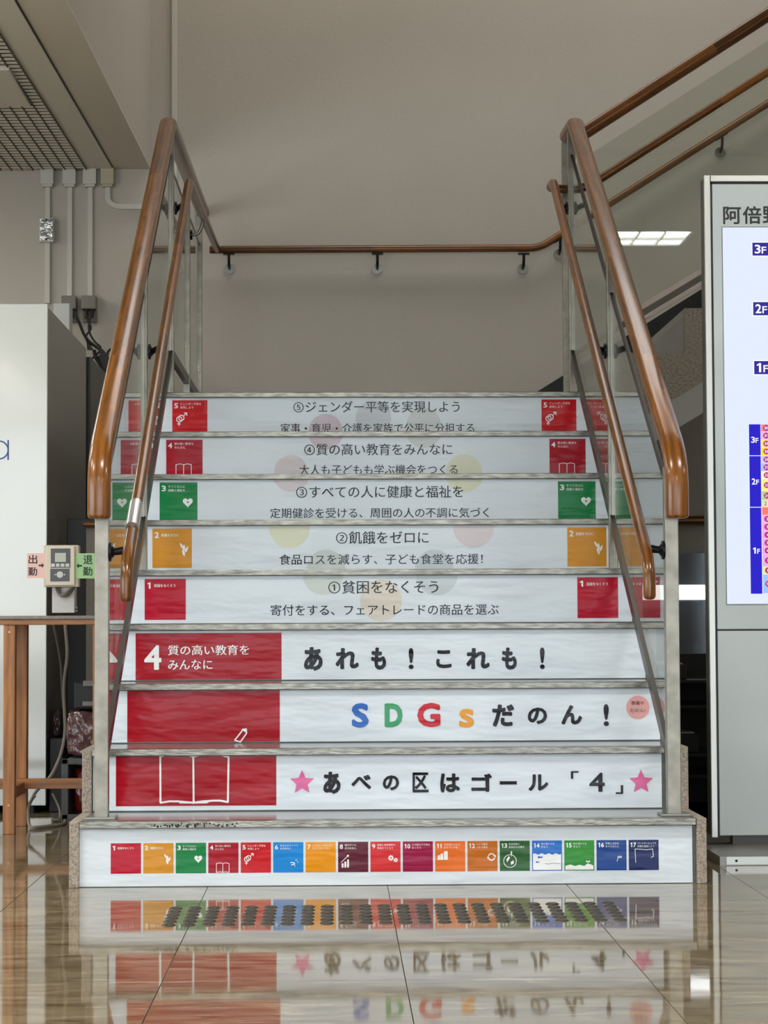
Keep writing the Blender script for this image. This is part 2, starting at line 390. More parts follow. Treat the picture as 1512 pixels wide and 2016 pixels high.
# ceiling over the lobby and the edge of the stairwell opening (this edge runs slightly askew)
sk = lambda x, y: x-.018*(YW-y)
XV = -1.0
def skew(mb, x0, x1, y0, y1, z0, z1):
    return mb.add([(sk(x, y), y, z) for x in (x0, x1) for y in (y0, y1) for z in (z0, z1)], [(0, 1, 3, 2), (4, 6, 7, 5), (0, 4, 5, 1), (2, 3, 7, 6), (0, 2, 6, 4), (1, 5, 7, 3)])
cm = MB().box(XWL, XWR, YF, YV-.12, CEIL, CEIL+.01); cm.add([(x, y, z) for x, y in ((XWL, YV-.12), (sk(XV, YV-.12), YV-.12), (XV, YW), (XWL, YW)) for z in (CEIL, CEIL+.01)], [(0, 2, 4, 6), (1, 7, 5, 3), (0, 1, 3, 2), (2, 3, 5, 4), (4, 5, 7, 6), (6, 7, 1, 0)])
ceil = struct('ceiling', cm, CEILM)
struct('wall_stairwell_left', skew(MB(), XV-.12, XV, YV-.12, YW, CEIL+.01, ZV), WALL)
struct('wall_stairwell_front', MB().box(sk(XV, YV), XWR, YV-.12, YV, CEIL+.01, ZV), WALL)
struct('ceiling_stairwell', MB().box(XV-.25, XWR, YV-.12, YW, ZV, ZV+.12), WALL)
xj = -1.183
struct('trim_1', skew(MB(), xj-.003, xj+.004, -1, YW, CEIL-.002, CEIL), BLACKP)
struct('trim_2', skew(MB(), -1.31, xj-.003, -1, YW, CEIL-.008, CEIL), CEILP)
lg = thing('ceiling_louvre', 'grey louvred ceiling field of close metal slats above the ducts', 'ceiling grille')
skew(MB(), -2.6, -1.31, .9, YW-.03, CEIL-.0015, CEIL-.0003).build('backing', mat('louvre_back', '#5d584d', .8), lg)
CP = .0535; NC = 24
rails = MB()
for i in range(NC): skew(rails, -1.314-i*CP, -1.310-i*CP, .9, YW-.03, CEIL-.016, CEIL-.0015)
rails.build('rail', mat('louvre_rail', '#5d584c', .6), lg)
sl = MB(); px0, px1, py0, py1 = -2.1, -1.31-CP*1.0-.003, 2.62, 3.24
yy = .95
while yy < YW-.08:
    for i in range(NC):
        xb_ = -1.316-i*CP; xa_ = xb_-CP+.008
        if sk(px0, yy) < sk(xa_+.02, yy) < sk(px1, yy) and py0-.02 < yy < py1: continue
        skew(sl, xa_, xb_, yy, yy+.030, CEIL-.013, CEIL-.010)
    yy += .057
o = sl.build('slats', mat('louvre_slat', '#d8d2c2', .5), lg); o['kind'] = 'stuff'
px0, px1 = sk(px0, 3)-.0, sk(px1, 3)
pn = MB().bevbox(px0-.2, px1, py0, py1, CEIL-.026, CEIL-.003, .003).build('access_panel', CEILP, lg)
MB().box(px0-.15, px1-.13, py0+.14, py0+.155, CEIL-.028, CEIL-.0255).box(px1-.145, px1-.13, py0+.14, py1-.12, CEIL-.028, CEIL-.0255).build('slot', BLACKP, pn)

# square louvred ceiling lights of the lobby
def ceiling_light(cx, cy, label):
    t = thing('ceiling_light', label, 'ceiling light', 'square recessed lights of the lobby ceiling', (cx, cy, CEIL))
    s = .225; MB().box(-s-.02, s+.02, -s-.02, -s, -.012, 0).box(-s-.02, s+.02, s, s+.02, -.012, 0).box(-s-.02, -s, -s, s, -.012, 0).box(s, s+.02, -s, s, -.012, 0).build('frame', WHITE, t)
    MB().box(-s, s, -s, s, -.002, 0).build('lamp_panel', emis('lamp_glow', LAMP_COL, LAMP_E), t)
    fins = MB()
    for k in (-1, 1): fins.box(k*s/3-.004, k*s/3+.004, -s, s, -.022, -.003)
    fins.box(-s, s, -.004, .004, -.022, -.003).build('louvre', WHITE, t)
k = 0
for lx, cy, w_ in ((-3.0, 3.6, 'nearest the back wall'), (-3.0, 1.7, 'in the middle'), (-4.1, 2.6, 'closest to the side wall'), (-3.0, -.1, 'level with the stair foot')): ceiling_light(lx, cy, 'unseen square ceiling light added to brighten the left bay, '+w_)  # unseen lights added to brighten the back wall of the left bay
for cy, row in ((-1.13, 'nearest the stairs'), (-4.4, 'in the second row'), (-6.6, 'in the third row'), (-8.8, 'in the fourth row'), (-11.0, 'by the entrance')):
    for cx, side in zip((-2.37, -.30, 1.77, 3.84) if cy > -2 else (-3.2, -1.1, .9, 4.9), ('left', 'centre left', 'centre right', 'far right')):
        ceiling_light(cx, cy, 'square recessed ceiling light with white louvre, %s, %s of the lobby' % (row, side)); k += 1

# ------------------------------------------------------------ staircase
st = thing('staircase', 'straight staircase of nine steps with metal nosings and granite curbs up to a landing', 'staircase')
YB = YW-.005
for k in range(1, 10):
    y0 = (k-1)*D; z = k*H; yend = k*D if k < 9 else YB
    MB().box(XL, XR, y0, y0+.015, z-H, z-.012).build('riser', MARBG, st)
    MB().box(XL, XR, y0+.015, yend+.015 if k < 9 else yend, z-.03, z-.0005).build('tread' if k < 9 else 'landing', TREADM, st)
    MB().bevbox(XL+.001, XR-.001, y0-.016, y0+.03, z-.0195, z+.001, .0025).build('nosing', NOSEM, st)
    for x0, x1 in ((XL-.028, XL), (XR, XR+.028)):
        MB().bevbox(x0, x1, y0-.012, 2.58 if k > 1 else 2.58, z-H, z, .0025).build('curb_stone', GRAN, st)
MB().box(XL, XR, 2.55, 2.58, .0, 8*H).build('rear_support', mat('dark_plaster', '#3c3731', .8), st)
# chipped strip of the lowest nosing
ch = MB()
for i in range(46):
    x = -.59+i*.0052+random.uniform(-.003, .003); w = random.uniform(.003, .009); h0 = H-.006-random.uniform(0, .008); h = random.uniform(.001, .0035)*(1.6 if i < 30 else .8)
    ch.prism([(x, h0), (x+w*.4, h0-h), (x+w, h0-h*.3), (x+w*.8, h0+h), (x+w*.2, h0+h*.7)], 'y', -.0170-random.uniform(0, .0003), -.0156)
ch.build('chipped_paint', mat('chipped_dark', '#302d26', .8), st)

# upper flight to the right, against the back wall
uf = thing('upper_staircase', 'second flight with stepped granite side climbing right along the back wall', 'staircase')
Z9 = 9*H; FX0 = 1.056; FD = .282; YS = 2.60; SL = H/FD
pts = [(XR+.028, Z9-.02), (XR+.028, Z9)]
nst = 11
for k in range(nst):
    x = FX0+k*FD; z = Z9+k*H; pts += [(x+.0, z), (x, z+H)]
xe = FX0+nst*FD; pts += [(xe, Z9+nst*H)]
pts += [(xe, Z9+nst*H-.30)]
zlow = lambda x: 1.602+(x-1.258)*.60
pts += [(1.0, zlow(1.0))]
MB().prism(pts, 'y', YS, YS+.03).build('granite_side', GRAND, uf)
for k in range(nst):
    x = FX0+k*FD; z = Z9+(k+1)*H
    MB().box(x, x+FD+.02, YS+.03, YB, z-.03, z).build('tread', TREADM, uf)
    MB().box(x, x+.012, YS+.03, YB, z-H, z-.03).build('riser', mat('riser_grey', '#8f8d8a', .5), uf)
MB().prism([(1.0, zlow(1.0)+.0), (xe, zlow(xe)), (xe, zlow(xe)-.125), (1.0, zlow(1.0)-.125)], 'y', YS-.012, YS+.05).build('stringer_band', mat('pale_stringer', '#9a9a96', .5), uf)
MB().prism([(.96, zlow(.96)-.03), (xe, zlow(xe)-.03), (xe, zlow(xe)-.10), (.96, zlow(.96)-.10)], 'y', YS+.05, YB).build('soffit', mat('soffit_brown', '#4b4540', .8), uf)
# black sloping skirting on the back wall beside the upper flight
bl = lambda x: 1.878+.62*(x-.94)
o = MB().prism([(.52, bl(.52)), (4, bl(4)), (4, bl(4)-.15), (.52, bl(.52)-.15)], 'y', YW-.02, YW).build('baseboard_back', BLACKP); o['kind'] = 'structure'

# underside of the landing, right hand side pier
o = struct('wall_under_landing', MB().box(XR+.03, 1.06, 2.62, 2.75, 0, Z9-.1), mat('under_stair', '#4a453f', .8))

# ------------------------------------------------------------ wall handrail
wr = thing('wall_handrail', 'brown wooden handrail fixed to the back wall on round steel brackets', 'handrail')
Yr = YW-.075
pz = 2.575
wp = [(-.70, Yr, pz), (.940, Yr, pz+.008), (2.9, Yr, pz+.008+(2.9-.940)*.633)]
sweep(MB(), wp, .019, .019, .05, 18, cap=.004).build('rail', WOOD, wr)
def wall_bracket(x, z, nx):
    d = MB().cyl((x, YW, z-.085), (x, YW-.008, z-.085), .026, n=24).build('bracket', STEEL, wr)
    a = MB(); rod(a, [(x, YW-.006, z-.085), (x, Yr+.005, z-.075), (x, Yr, z-.018)], .007, .03)
    a.build('arm', BLK, d)
    MB().prism([(x-.028, z-.017+nx*-.028), (x+.028, z-.017+nx*.028), (x+.028, z-.025+nx*.028), (x-.028, z-.025-nx*.028)], 'y', Yr-.012, Yr+.012).build('saddle', BLK, d)
for x in (-.605, .133, .862): wall_bracket(x, pz, 0)
for x in (1.045, 1.862, 2.6): wall_bracket(x+.0, pz+.008+(x-.940)*.633, .633)

# ------------------------------------------------------------ balustrades
rail_z = lambda Y: 1.168+.622*Y         # centre of the main handrail
low_z = lambda Y: .900+.630*Y           # centre of the lower handrail
bot_z = lambda Y: .262+.6037*Y+.0       # centre of the bottom bar
def flange_bracket(bal, X, Y, Z, s, xrail, zrail):
    b = MB().cyl((X+s*.019, Y, Z), (X+s*.026, Y, Z), .027, n=20)
    b.cyl((X+s*.026, Y, Z), (X+s*.034, Y, Z), .020, .012, n=20)
    o = b.build('bracket', BLK, bal)
    a = MB()
    if zrail-Z < .05: a.cyl((X+s*.030, Y, Z), (xrail-s*.004, Y, Z+.006), .010, .013, n=12)
    else: rod(a, [(X+s*.030, Y, Z), (xrail-s*.012, Y-.045, Z+.012), (xrail-s*.002, Y-.085, low_z(Y-.085)-.012)], .0105, .02, 12)
    a.build('arm', BLK, o)
    c = MB()
    for dz in (-.017, .017): c.cyl((X+s*.026, Y, Z+dz), (X+s*.030, Y, Z+dz), .004, n=8)
    c.build('screw', STEEL, o)
def post(bal, X, Y, z0, z1, w=.0195, plate=True):
    o = MB().bevbox(X-w, X+w, Y-w*.9, Y+w*.9, z0, z1, .002).build('post', POSTM, bal)
    if plate: MB().bevbox(X-.042, X+.042, Y-.04, Y+.04, z0, z0+.006, .001).build('base_plate', STEEL, o)
    return o
def balustrade(side):
    s = 1 if side == 'left' else -1            # towards the middle of the stairs
    X = GL if side == 'left' else GR
    xl = -.662 if side == 'left' else .802
    bal = thing('glass_balustrade', 'glass balustrade with wooden handrails on the %s edge of the stairs' % side, 'balustrade', 'stair balustrades', )
    xm = X-.003 if side == 'left' else X+.010
    ya = 2.49; za = 2.722
    if side == 'left':
        path = [(xm, .035, 1.024), (xm, .035, rail_z(.035)), (xm, ya, za), (xm+.004, YW, 2.775)]
        rads = [0, .12, .03, 0]
    else:
        path = [(xm, .035, 1.020), (xm, .035, rail_z(.035)), (xm, ya, za), (xm-.008, 2.73, za), (xm+.03, 2.73, za-.005), (3.7, 2.73, za+(3.7-.90)*.640)]
        rads = [0, .12, .025, .03, .03, 0]
    sweep(MB(), path, .033, .027, rads, 24, cap=.010, power=2.3).build('handrail', WOOD, bal)
    yl = 2.53; zl = low_z(yl)
    if side == 'left': lp = [(xl, .0, .790), (xl, .0, low_z(.0)-.01), (xl, yl, zl), (xl, YW-.075, 2.575)]; lr = [0, .10, .04, 0]
    else: lp = [(xl, .0, .790), (xl, .0, low_z(.0)-.01), (xl, yl, zl), (xl-.003, 2.64, zl), (xl+.02, 2.65, zl-.004), (X+.06, 2.65, zl-.006), (3.7, 2.65, zl-.006+(3.7-.938)*.64)]; lr = [0, .10, .04, .03, .03, .06, 0]
    lo = sweep(MB(), lp, .0178, .0178, lr, 20, cap=.012).build('lower_handrail', WOOD, bal)
    if side == 'left':
        yA, yB = .165, .285
        MB().cyl((xl, yA, low_z(yA)), (xl, yB, low_z(yB)), .0192, n=24).build('metal_sleeve', mat('taped_sleeve', '#c2c2c0', .25, .6), lo, label='silver tape sleeve')
    # posts
    P1, P2, P3 = .092, 1.36, 2.555
    def topz(Y): return rail_z(Y)-.02
    post(bal, X, P1, H, 1.17); 
    post(bal, X, P2, 5*H, topz(P2), .0150); post(bal, X, P3, Z9, za-.02, .0155)
    for Y, zf in ((P1, .932), (P2, 1.662), (P3, 2.392)): flange_bracket(bal, X, Y, zf, s, xl, low_z(Y))
    # glass panels, top and bottom bars
    for a, b in ((P1+.02, P2-.018), (P2+.018, P3-.018)):
        gt = lambda Y: rail_z(Y)-.145
        MB().prism([(a, bot_z(a)), (b, bot_z(b)), (b, gt(b)), (a, gt(a))], 'x', X-.004, X+.004).build('glass_pane', GLASS, bal)
        MB().prism([(a, gt(a)-.006), (b, gt(b)-.006), (b, gt(b)+.006), (a, gt(a)+.006)], 'x', X-.006, X+.006).build('top_bar', STEELD, bal)
        MB().prism([(a, bot_z(a)-.022), (b, bot_z(b)-.022), (b, bot_z(b)+.022), (a, bot_z(a)+.022)], 'x', X-.011, X+.011).build('bottom_bar', STEELD, bal)
        e = MB()
        for yy in (a, b): e.box(X-.006, X+.006, yy-.004, yy+.004, bot_z(yy)+.02, gt(yy))
        e.build('edge_channel', STEEL, bal)
    # supports between glass frame and rail
    if side == 'left':
        PA, PB = 3.5, 4.36
        for Y in (PA, PB): post(bal, X, Y, Z9, 2.70 if Y > 4 else 2.66, .0155)
        for a, b in ((P3+.018, PA-.018), (PA+.018, PB-.018)):
            MB().box(X-.004, X+.004, a, b, 1.80, 2.56).build('glass_pane', GLASS, bal)
            MB().box(X-.011, X+.011, a, b, 1.785, 1.825).build('bottom_bar', STEELD, bal)
            MB().box(X-.006, X+.006, a, b, 2.555, 2.566).build('top_bar', STEELD, bal)
        b = MB().cyl((X+.016, PA, 2.455), (X+.026, PA, 2.455), .022, n=20).build('bracket', BLK, bal)
        a = MB(); rod(a, [(X+.022, PA, 2.455), (xl-.02, PA, 2.46), (xl, PA, 2.528)], .008, .05); a.build('arm', STEEL, b)
    else:
        Y2 = 2.71
        post(bal, X-.006, Y2+.03, Z9, za-.02, .0135)
        zt = lambda x: 2.645+(x-.972)*.640; zb = lambda x: 2.0+(x-1.158)*.60-.0
        MB().prism([(.905, zb(.905)), (3.7, zb(3.7)), (3.7, zt(3.7)), (.905, zt(.905))], 'y', Y2-.004, Y2+.004).build('glass_pane', GLASS, bal)
        pk = mat('brushed_pinkish_steel', '#9a8f88', .35, .6)
        for dz, hh, mm, yy in ((-.012, .024, pk, .014), (-.040, .026, STEELD, .012), (-.062, .016, pk, .010)):
            MB().prism([(.90, zb(.90)+dz), (3.7, zb(3.7)+dz), (3.7, zb(3.7)+dz+hh), (.90, zb(.90)+dz+hh)], 'y', Y2-yy, Y2+yy).build('bottom_bar', mm, bal)
        for xx in (1.82, 2.9):
            zz = zl-.006+(xx-.938)*.64
            MB().cyl((xx, Y2-.006, zz-.05), (xx, Y2-.014, zz-.05), .024, n=18).cyl((xx, Y2-.012, zz-.05), (xx, 2.652, zz-.012), .009, n=10).build('bracket', BLK, bal)
    return bal
balustrade('left'); balustrade('right')

# ------------------------------------------------------------ printed sheets on the risers
TXT = {1: ['貧困をなくそう'], 2: ['飢餓をゼロに'], 3: ['すべての人に', '健康と福祉を'], 4: ['質の高い教育を', 'みんなに'], 5: ['ジェンダー平等を', '実現しよう'],
       6: ['安全な水とトイレ', 'を世界中に'], 7: ['エネルギーをみんなに', 'そしてクリーンに'], 8: ['働きがいも', '経済成長も'], 9: ['産業と技術革新の', '基盤をつくろう'],
       10: ['人や国の不平等を', 'なくそう'], 11: ['住み続けられる', 'まちづくりを'], 12: ['つくる責任', 'つかう責任'], 13: ['気候変動に', '具体的な対策を'],
       14: ['海の豊かさを', '守ろう'], 15: ['陸の豊かさも', '守ろう'], 16: ['平和と公正を', 'すべての人に'], 17: ['パートナーシップで', '目標を達成しよう']}
ICOL = {1: '#b3142e', 2: '#cf8f2c', 3: '#1b7f45', 4: '#a51b2c', 5: '#c42028', 6: '#1a86d8', 7: '#e39412', 8: '#5d1a2b', 9: '#cf2f33', 10: '#961245',
        11: '#e2702a', 12: '#bf6a1c', 13: '#2b5c2f', 14: '#2268c4', 15: '#2c8a2c', 16: '#13418c', 17: '#14245c'}
def symbol(n, mb, X, Z, S, y, im):
    """the pictogram of one goal in white; X, Z, S give the square; im() gives a mesh of the ground colour in front"""
    p = lambda a, b: (X+a*S, Z+b*S)
    poly = lambda L, m_=mb, yy=y: m_.sheet([p(a, b) for a, b in L], yy)
    w = S*.018
    if n == 2:
        for cx, cz, an in ((.80, .50, 0), (.74, .56, .5), (.86, .46, -.4), (.79, .38, .35)):
            c, s_ = math.cos(an), math.sin(an)
            L = [(0, -.09), (.03, -.03), (.022, .05), (0, .10), (-.022, .05), (-.03, -.03)]
            poly([(cx+a*c-b*s_, cz+a*s_+b*c) for a, b in L])
        stroke(mb, [p(.80, .44), p(.80, .33)], w, y)
    if n == 3:
        L = []
        for i in range(32):
            t = 2*math.pi*i/32; L.append((.745+.0082*16*math.sin(t)**3, .475+.0086*(13*math.cos(t)-5*math.cos(2*t)-2*math.cos(3*t)-math.cos(4*t))))
        poly(L); k = im()
        for a, b in ((.030, .009), (.009, .030)): k.sheet([p(.745-a, .475-b), p(.745+a, .475-b), p(.745+a, .475+b), p(.745-a, .475+b)], y-.0003)
    if n == 4:
        for sg in (-1, 1):
            stroke(mb, [p(.48, .31), p(.48+sg*.1, .335), p(.48+sg*.21, .31), p(.48+sg*.21, .02), p(.48+sg*.1, .04), p(.48, .02)], w, y)
        stroke(mb, [p(.48, .31), p(.48, .02)], w, y)
    if n == 5:
        ring(mb, *p(.20, .45), S*.075, w*1.5, y); ring(mb, *p(.26, .49), S*.075, w*1.5, y)
        stroke(mb, [p(.32, .55), p(.41, .63)], w*1.4, y); stroke(mb, [p(.34, .635), p(.415, .635), p(.415, .56)], w*1.4, y)
        stroke(mb, [p(.19, .375), p(.19, .27)], w*1.4, y); stroke(mb, [p(.15, .32), p(.23, .32)], w*1.4, y)
    if n == 6:
        stroke(mb, [p(.60, .25), p(.70, .27), p(.70, .32), p(.58, .33)], w*1.8, y)
        for a, b, r in ((.76, .41, .02), (.81, .35, .017), (.72, .22, .018)): mb.sheet(circle(*p(a, b), S*r, 14), y)
    if n == 8:
        for a, h in ((.12, .14), (.21, .20), (.30, .27)): poly([(a, .15), (a+.06, .15), (a+.06, .15+h), (a, .15+h)])
        stroke(mb, [p(.11, .33), p(.34, .55)], w*1.4, y); poly([(.36, .58), (.28, .56), (.35, .48)])
    if n == 9:
        for cx, cz, r in ((.68, .46, .075), (.84, .39, .058)):
            L = []
            for i in range(32):
                rr = r*(1.28 if i % 4 < 2 else .95); a = 2*math.pi*i/32; L.append((cx+rr*math.cos(a), cz+rr*math.sin(a)))
            poly(L); k = im(); k.sheet(circle(*p(cx, cz), S*r*.38, 16), y-.0003)
    if n == 11:
        poly([(.07, .40), (.44, .40), (.44, .385), (.07, .385)])
        for a, b, t in ((.09, .16, .53), (.175, .27, .58), (.29, .42, .66)): poly([(a, .40), (b, .40), (b, t), ((a+b)/2, t+.02), (a, t-.01)])
    if n == 12:
        ring(mb, *p(.80, .47), S*.105, w*2.2, y, a0=.25, a1=2.8); ring(mb, *p(.80, .47), S*.105, w*2.2, y, a0=.25+math.pi, a1=2.8+math.pi)
        poly([(.93, .44), (.865, .51), (.95, .53)]); poly([(.67, .50), (.735, .43), (.65, .41)])
    if n == 13:
        ring(mb, *p(.34, .33), S*.21, w*1.2, y)
        poly([(.22, .38), (.30, .50), (.34, .44), (.28, .34), (.24, .28)]); poly([(.36, .30), (.46, .36), (.47, .26), (.38, .20)])
        poly([(.385, .46), (.36, .62), (.39, .66), (.42, .62)])
    if n == 14:
        top = [(.03+.94*i/24, .555+.02*math.sin(i*1.05)) for i in range(25)]
        poly([(.03, .03)]+[(.97, .03)]+top[::-1]); k = im()
        for cx, cz, r in ((.25, .45, .075), (.17, .29, .055)):
            k.sheet([p(cx-r, cz), p(cx-r*.3, cz+r*.6), p(cx+r*.6, cz+r*.15), p(cx+r*1.3, cz+r*.55), p(cx+r*1.2, cz-r*.6), p(cx+r*.6, cz-r*.15), p(cx-r*.3, cz-r*.6)], y-.0003)
        stroke(k, [p(.43, .24), p(.55, .22), p(.70, .25), p(.93, .23)], w*.7, y-.0003)
    if n == 15:
        poly([(.03, .03), (.97, .03), (.97, .16), (.86, .21), (.76, .22), (.66, .15), (.50, .19), (.36, .15), (.2, .2), (.03, .16)])
        for a, b in ((.75, .30), (.83, .30)): mb.sheet(circle(*p(a, b), S*.03, 12), y)
        stroke(mb, [p(.79, .29), p(.79, .2)], w, y)
    if n == 16:
        for a in (.70, .75, .80): poly([(a, .40), (a+.03, .41), (a+.04, .48), (a+.01, .47)])
        stroke(mb, [p(.68, .30), p(.72, .42)], w, y)
    if n == 17:
        stroke(mb, [p(.23, .25), p(.21, .70), p(.40, .69), p(.60, .67), p(.80, .70), p(.82, .45), p(.74, .42)], w, y)
def icon(parent, n, X, Z, S, Y):
    """one coloured goal square, lower left corner X, Z"""
    b = MB().box(X, X+S, Y-.0004, Y, Z, Z+S).build('goal_square', print_mat('goal%d' % n, ICOL[n]), parent, label='%s square headed %d' % (
        {1: 'red', 2: 'ochre', 3: 'green', 4: 'dark red', 5: 'red', 6: 'blue', 7: 'amber', 8: 'maroon', 9: 'red', 10: 'magenta', 11: 'orange', 12: 'brown', 13: 'dark green', 14: 'blue', 15: 'green', 16: 'blue', 17: 'navy'}[n], n))
    w = MB(); y = Y-.0008; dn = n < 10
    put_text(w, str(n), X+S*.055, X+S*(.165 if dn else .25), Z+S*.765, Z+S*.915, y, bold=.035)
    tx = .225 if dn else .30; L = TXT[n]
    if len(L) == 1: put_text(w, L[0], X+S*tx, X+S*(tx+.075*len(L[0])), Z+S*.795, Z+S*.875, y, bold=.018)
    else:
        cw = .075 if max(map(len, L)) < 9 else .069
        put_text(w, L[0], X+S*tx, X+S*min(.96, tx+cw*len(L[0])), Z+S*.855, Z+S*.925, y, bold=.0)
        put_text(w, L[1], X+S*tx, X+S*min(.96, tx+cw*len(L[1])), Z+S*.755, Z+S*.825, y, bold=.0)
    box = []
    def im():
        if not box: box.append(MB())
        return box[0]
    symbol(n, w, X, Z, S, y, im)
    w.build('white_print', PW, b)
    if box: box[0].build('colour_detail', print_mat('goal%d' % n, ICOL[n]), b)
    return b
def T(k, mb, s, x0, x1, y0, y1, bold=0., yo=.0014):      # text whose outline spans photo x0..x1, y0..y1 on riser k
    Y = (k-1)*D-.001; xa, _ = at_y(x0, (y0+y1)/2, Y); xb, _ = at_y(x1, (y0+y1)/2, Y); _, za = at_y((x0+x1)/2, y1, Y); _, zb = at_y((x0+x1)/2, y0, Y)
    put_text(mb, s, xa, xb, za, zb, Y-yo, bold)
LAB = {1: 'long white sheet with seventeen small coloured squares on the lowest riser', 2: 'white sheet with pink stars and an open book on red, second riser',
       3: 'white sheet with the multicoloured letters SDGs and red panel, third riser', 4: 'white sheet reading あれも！これも！ beside a red panel, fourth riser',
       5: 'white sheet numbered ① with two red squares, fifth riser', 6: 'white sheet numbered ② with two ochre squares, sixth riser',
       7: 'white sheet numbered ③ with two green squares, seventh riser', 8: 'white sheet numbered ④ with two dark red squares, eighth riser',
       9: 'white sheet numbered ⑤ with two red squares, topmost riser'}
sheets = {}
for k in range(1, 10):
    Y = (k-1)*D; x0, x1 = {1: (-.796, .914), 2: (-.787, .876)}.get(k, (-.785, .918))
    z0, z1 = (k-1)*H+(.003 if k > 1 else .002), k*H-.0205
    o = MB().box(x0, x1, Y-.001, Y-.0002, z0, z1).build('riser_poster', SHEET); sheets[k] = (o, x0, x1, z0, z1, Y-.001)
    tag(o, LAB[k], 'poster', 'printed sheets on the stair risers')
# lowest: seventeen squares
o, x0, x1, z0, z1, Y = sheets[1]
xa, _ = at_y(218, 1690, Y); xb, _ = at_y(1296.8, 1685, Y); pitch = (xb-xa)/(16+59.3/63.72); S = pitch*59.3/63.72
_, za = at_y(248, 1720, Y)
for i in range(17): icon(o, i+1, xa+i*pitch, za, S, Y)
# five upper sheets
S = .1375
for n in range(1, 6):
    o, x0, x1, z0, z1, Y = sheets[n+4]
    zz = (n+3)*H+.1524-S
    for xx in (-.718, .8717-S): icon(o, n, xx, zz, S, Y)
lines = {9: ('⑤ジェンダー平等を実現しよう', 577.7, 905, 789.4, 812.5, '家事・育児・介護を家族で公平に分担する', 552.5, 933.5, 833, 853.5),
         8: ('④質の高い教育をみんなに', 599, 890.6, 873, 896.5, '大人も子どもも学ぶ機会をつくる', 589.4, 901, 914.4, 935),
         7: ('③すべての人に健康と福祉を', 583, 912, 955.8, 980.3, '定期健診を受ける、周囲の人の不調に気づく', 531.6, 962.6, 999.5, 1019.8),
         6: ('②飢餓をゼロに', 661.5, 844, 1045.5, 1070.8, '食品ロスを減らす、子ども食堂を応援！', 549.8, 950.4, 1090.5, 1111.3),
         5: ('①貧困をなくそう', 646.4, 863, 1142.5, 1168.8, '寄付をする、フェアトレードの商品を選ぶ', 532.7, 982, 1189.5, 1211.5)}
for k, (a, ax0, ax1, ay0, ay1, b, bx0, bx1, by0, by1) in lines.items():
    mb = MB(); T(k, mb, a, ax0, ax1, ay0, ay1, .010); mb.build('heading_text', PK2, sheets[k][0])
    mb = MB(); T(k, mb, b, bx0, bx1, by0, by1, .009); mb.build('body_text', PK2, sheets[k][0])
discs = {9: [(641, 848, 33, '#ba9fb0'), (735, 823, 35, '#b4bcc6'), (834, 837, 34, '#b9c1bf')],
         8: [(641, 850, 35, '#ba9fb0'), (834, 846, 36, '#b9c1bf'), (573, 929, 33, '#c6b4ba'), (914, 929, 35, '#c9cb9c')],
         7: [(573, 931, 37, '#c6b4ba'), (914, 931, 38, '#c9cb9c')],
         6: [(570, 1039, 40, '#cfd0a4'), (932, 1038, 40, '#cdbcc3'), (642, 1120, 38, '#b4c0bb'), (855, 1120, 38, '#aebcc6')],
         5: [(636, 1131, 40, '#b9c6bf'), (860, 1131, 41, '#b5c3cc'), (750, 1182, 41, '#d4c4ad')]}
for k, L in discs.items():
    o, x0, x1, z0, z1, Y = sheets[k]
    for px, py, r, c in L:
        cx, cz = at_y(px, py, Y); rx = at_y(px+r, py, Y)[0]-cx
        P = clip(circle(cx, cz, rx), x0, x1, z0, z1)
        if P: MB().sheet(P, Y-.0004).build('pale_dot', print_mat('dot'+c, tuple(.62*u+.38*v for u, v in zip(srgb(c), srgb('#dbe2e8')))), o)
# red panels
def redrect(k, x0, x1, yt, yb):
    o, sx0, sx1, z0, z1, Y = sheets[k]; a, _ = at_y(x0, (yt+yb)/2, Y); b, _ = at_y(x1, (yt+yb)/2, Y)
    zt = min(z1, at_y((x0+x1)/2, yt, Y)[1]); zb = max(z0+.0005, at_y((x0+x1)/2, yb, Y)[1])
    return MB().box(a, b, Y-.0004, Y, zb, zt).build('red_panel', print_mat('deepred', '#a01020'), o)
r4 = redrect(4, 267, 554.3, 1246, 1345); r3 = redrect(3, 250.6, 550.9, 1340, 1470); r2 = redrect(2, 228.2, 544, 1482, 1586.4)
mb = MB(); T(4, mb, '4', 284, 318, 1270.5, 1318.7, .034); T(4, mb, '質の高い教育を', 330.7, 490.7, 1269.5, 1290, .018); T(4, mb, 'みんなに', 330.7, 418.4, 1298.5, 1318.5, .018); mb.build('white_lettering', PW, r4)
# pencil on the third sheet, open book on the second
Y3 = sheets[3][5]-.0014; Y2_ = sheets[2][5]-.0014
pp = lambda x, y, Y: at_y(x, y, Y)
mb = MB(); zc = lambda x, y: pp(200+x*.3439, 1220+y*.3439, Y3)
stroke(mb, [zc(762, 690), zc(802, 640), zc(808, 628), zc(828, 626), zc(830, 650), zc(795, 700), ], .004, Y3, True); mb.sheet([zc(806, 628), zc(828, 626), zc(829, 648), zc(815, 640)], Y3); mb.build('pencil_drawing', PW, r3)
mb = MB(); zc = lambda x, y: pp(200+x*.3439, 1220+y*.3439, Y2_)
for L in ([(525, 785), (490, 772), (440, 764), (390, 767), (336, 784), (337, 1048), (390, 1040), (437, 1040), (480, 1044), (527, 1048)],
          [(525, 785), (570, 772), (620, 766), (670, 770), (727, 787), (723, 1044), (680, 1036), (640, 1036), (580, 1040), (527, 1048)], [(525, 785), (527, 1048)]):
    stroke(mb, [zc(*q) for q in L], .0055, Y2_)
mb.sheet([zc(437, 1044), zc(620, 1044), zc(600, 1052), zc(450, 1052)], Y2_); mb.build('book_drawing', PW, r2)
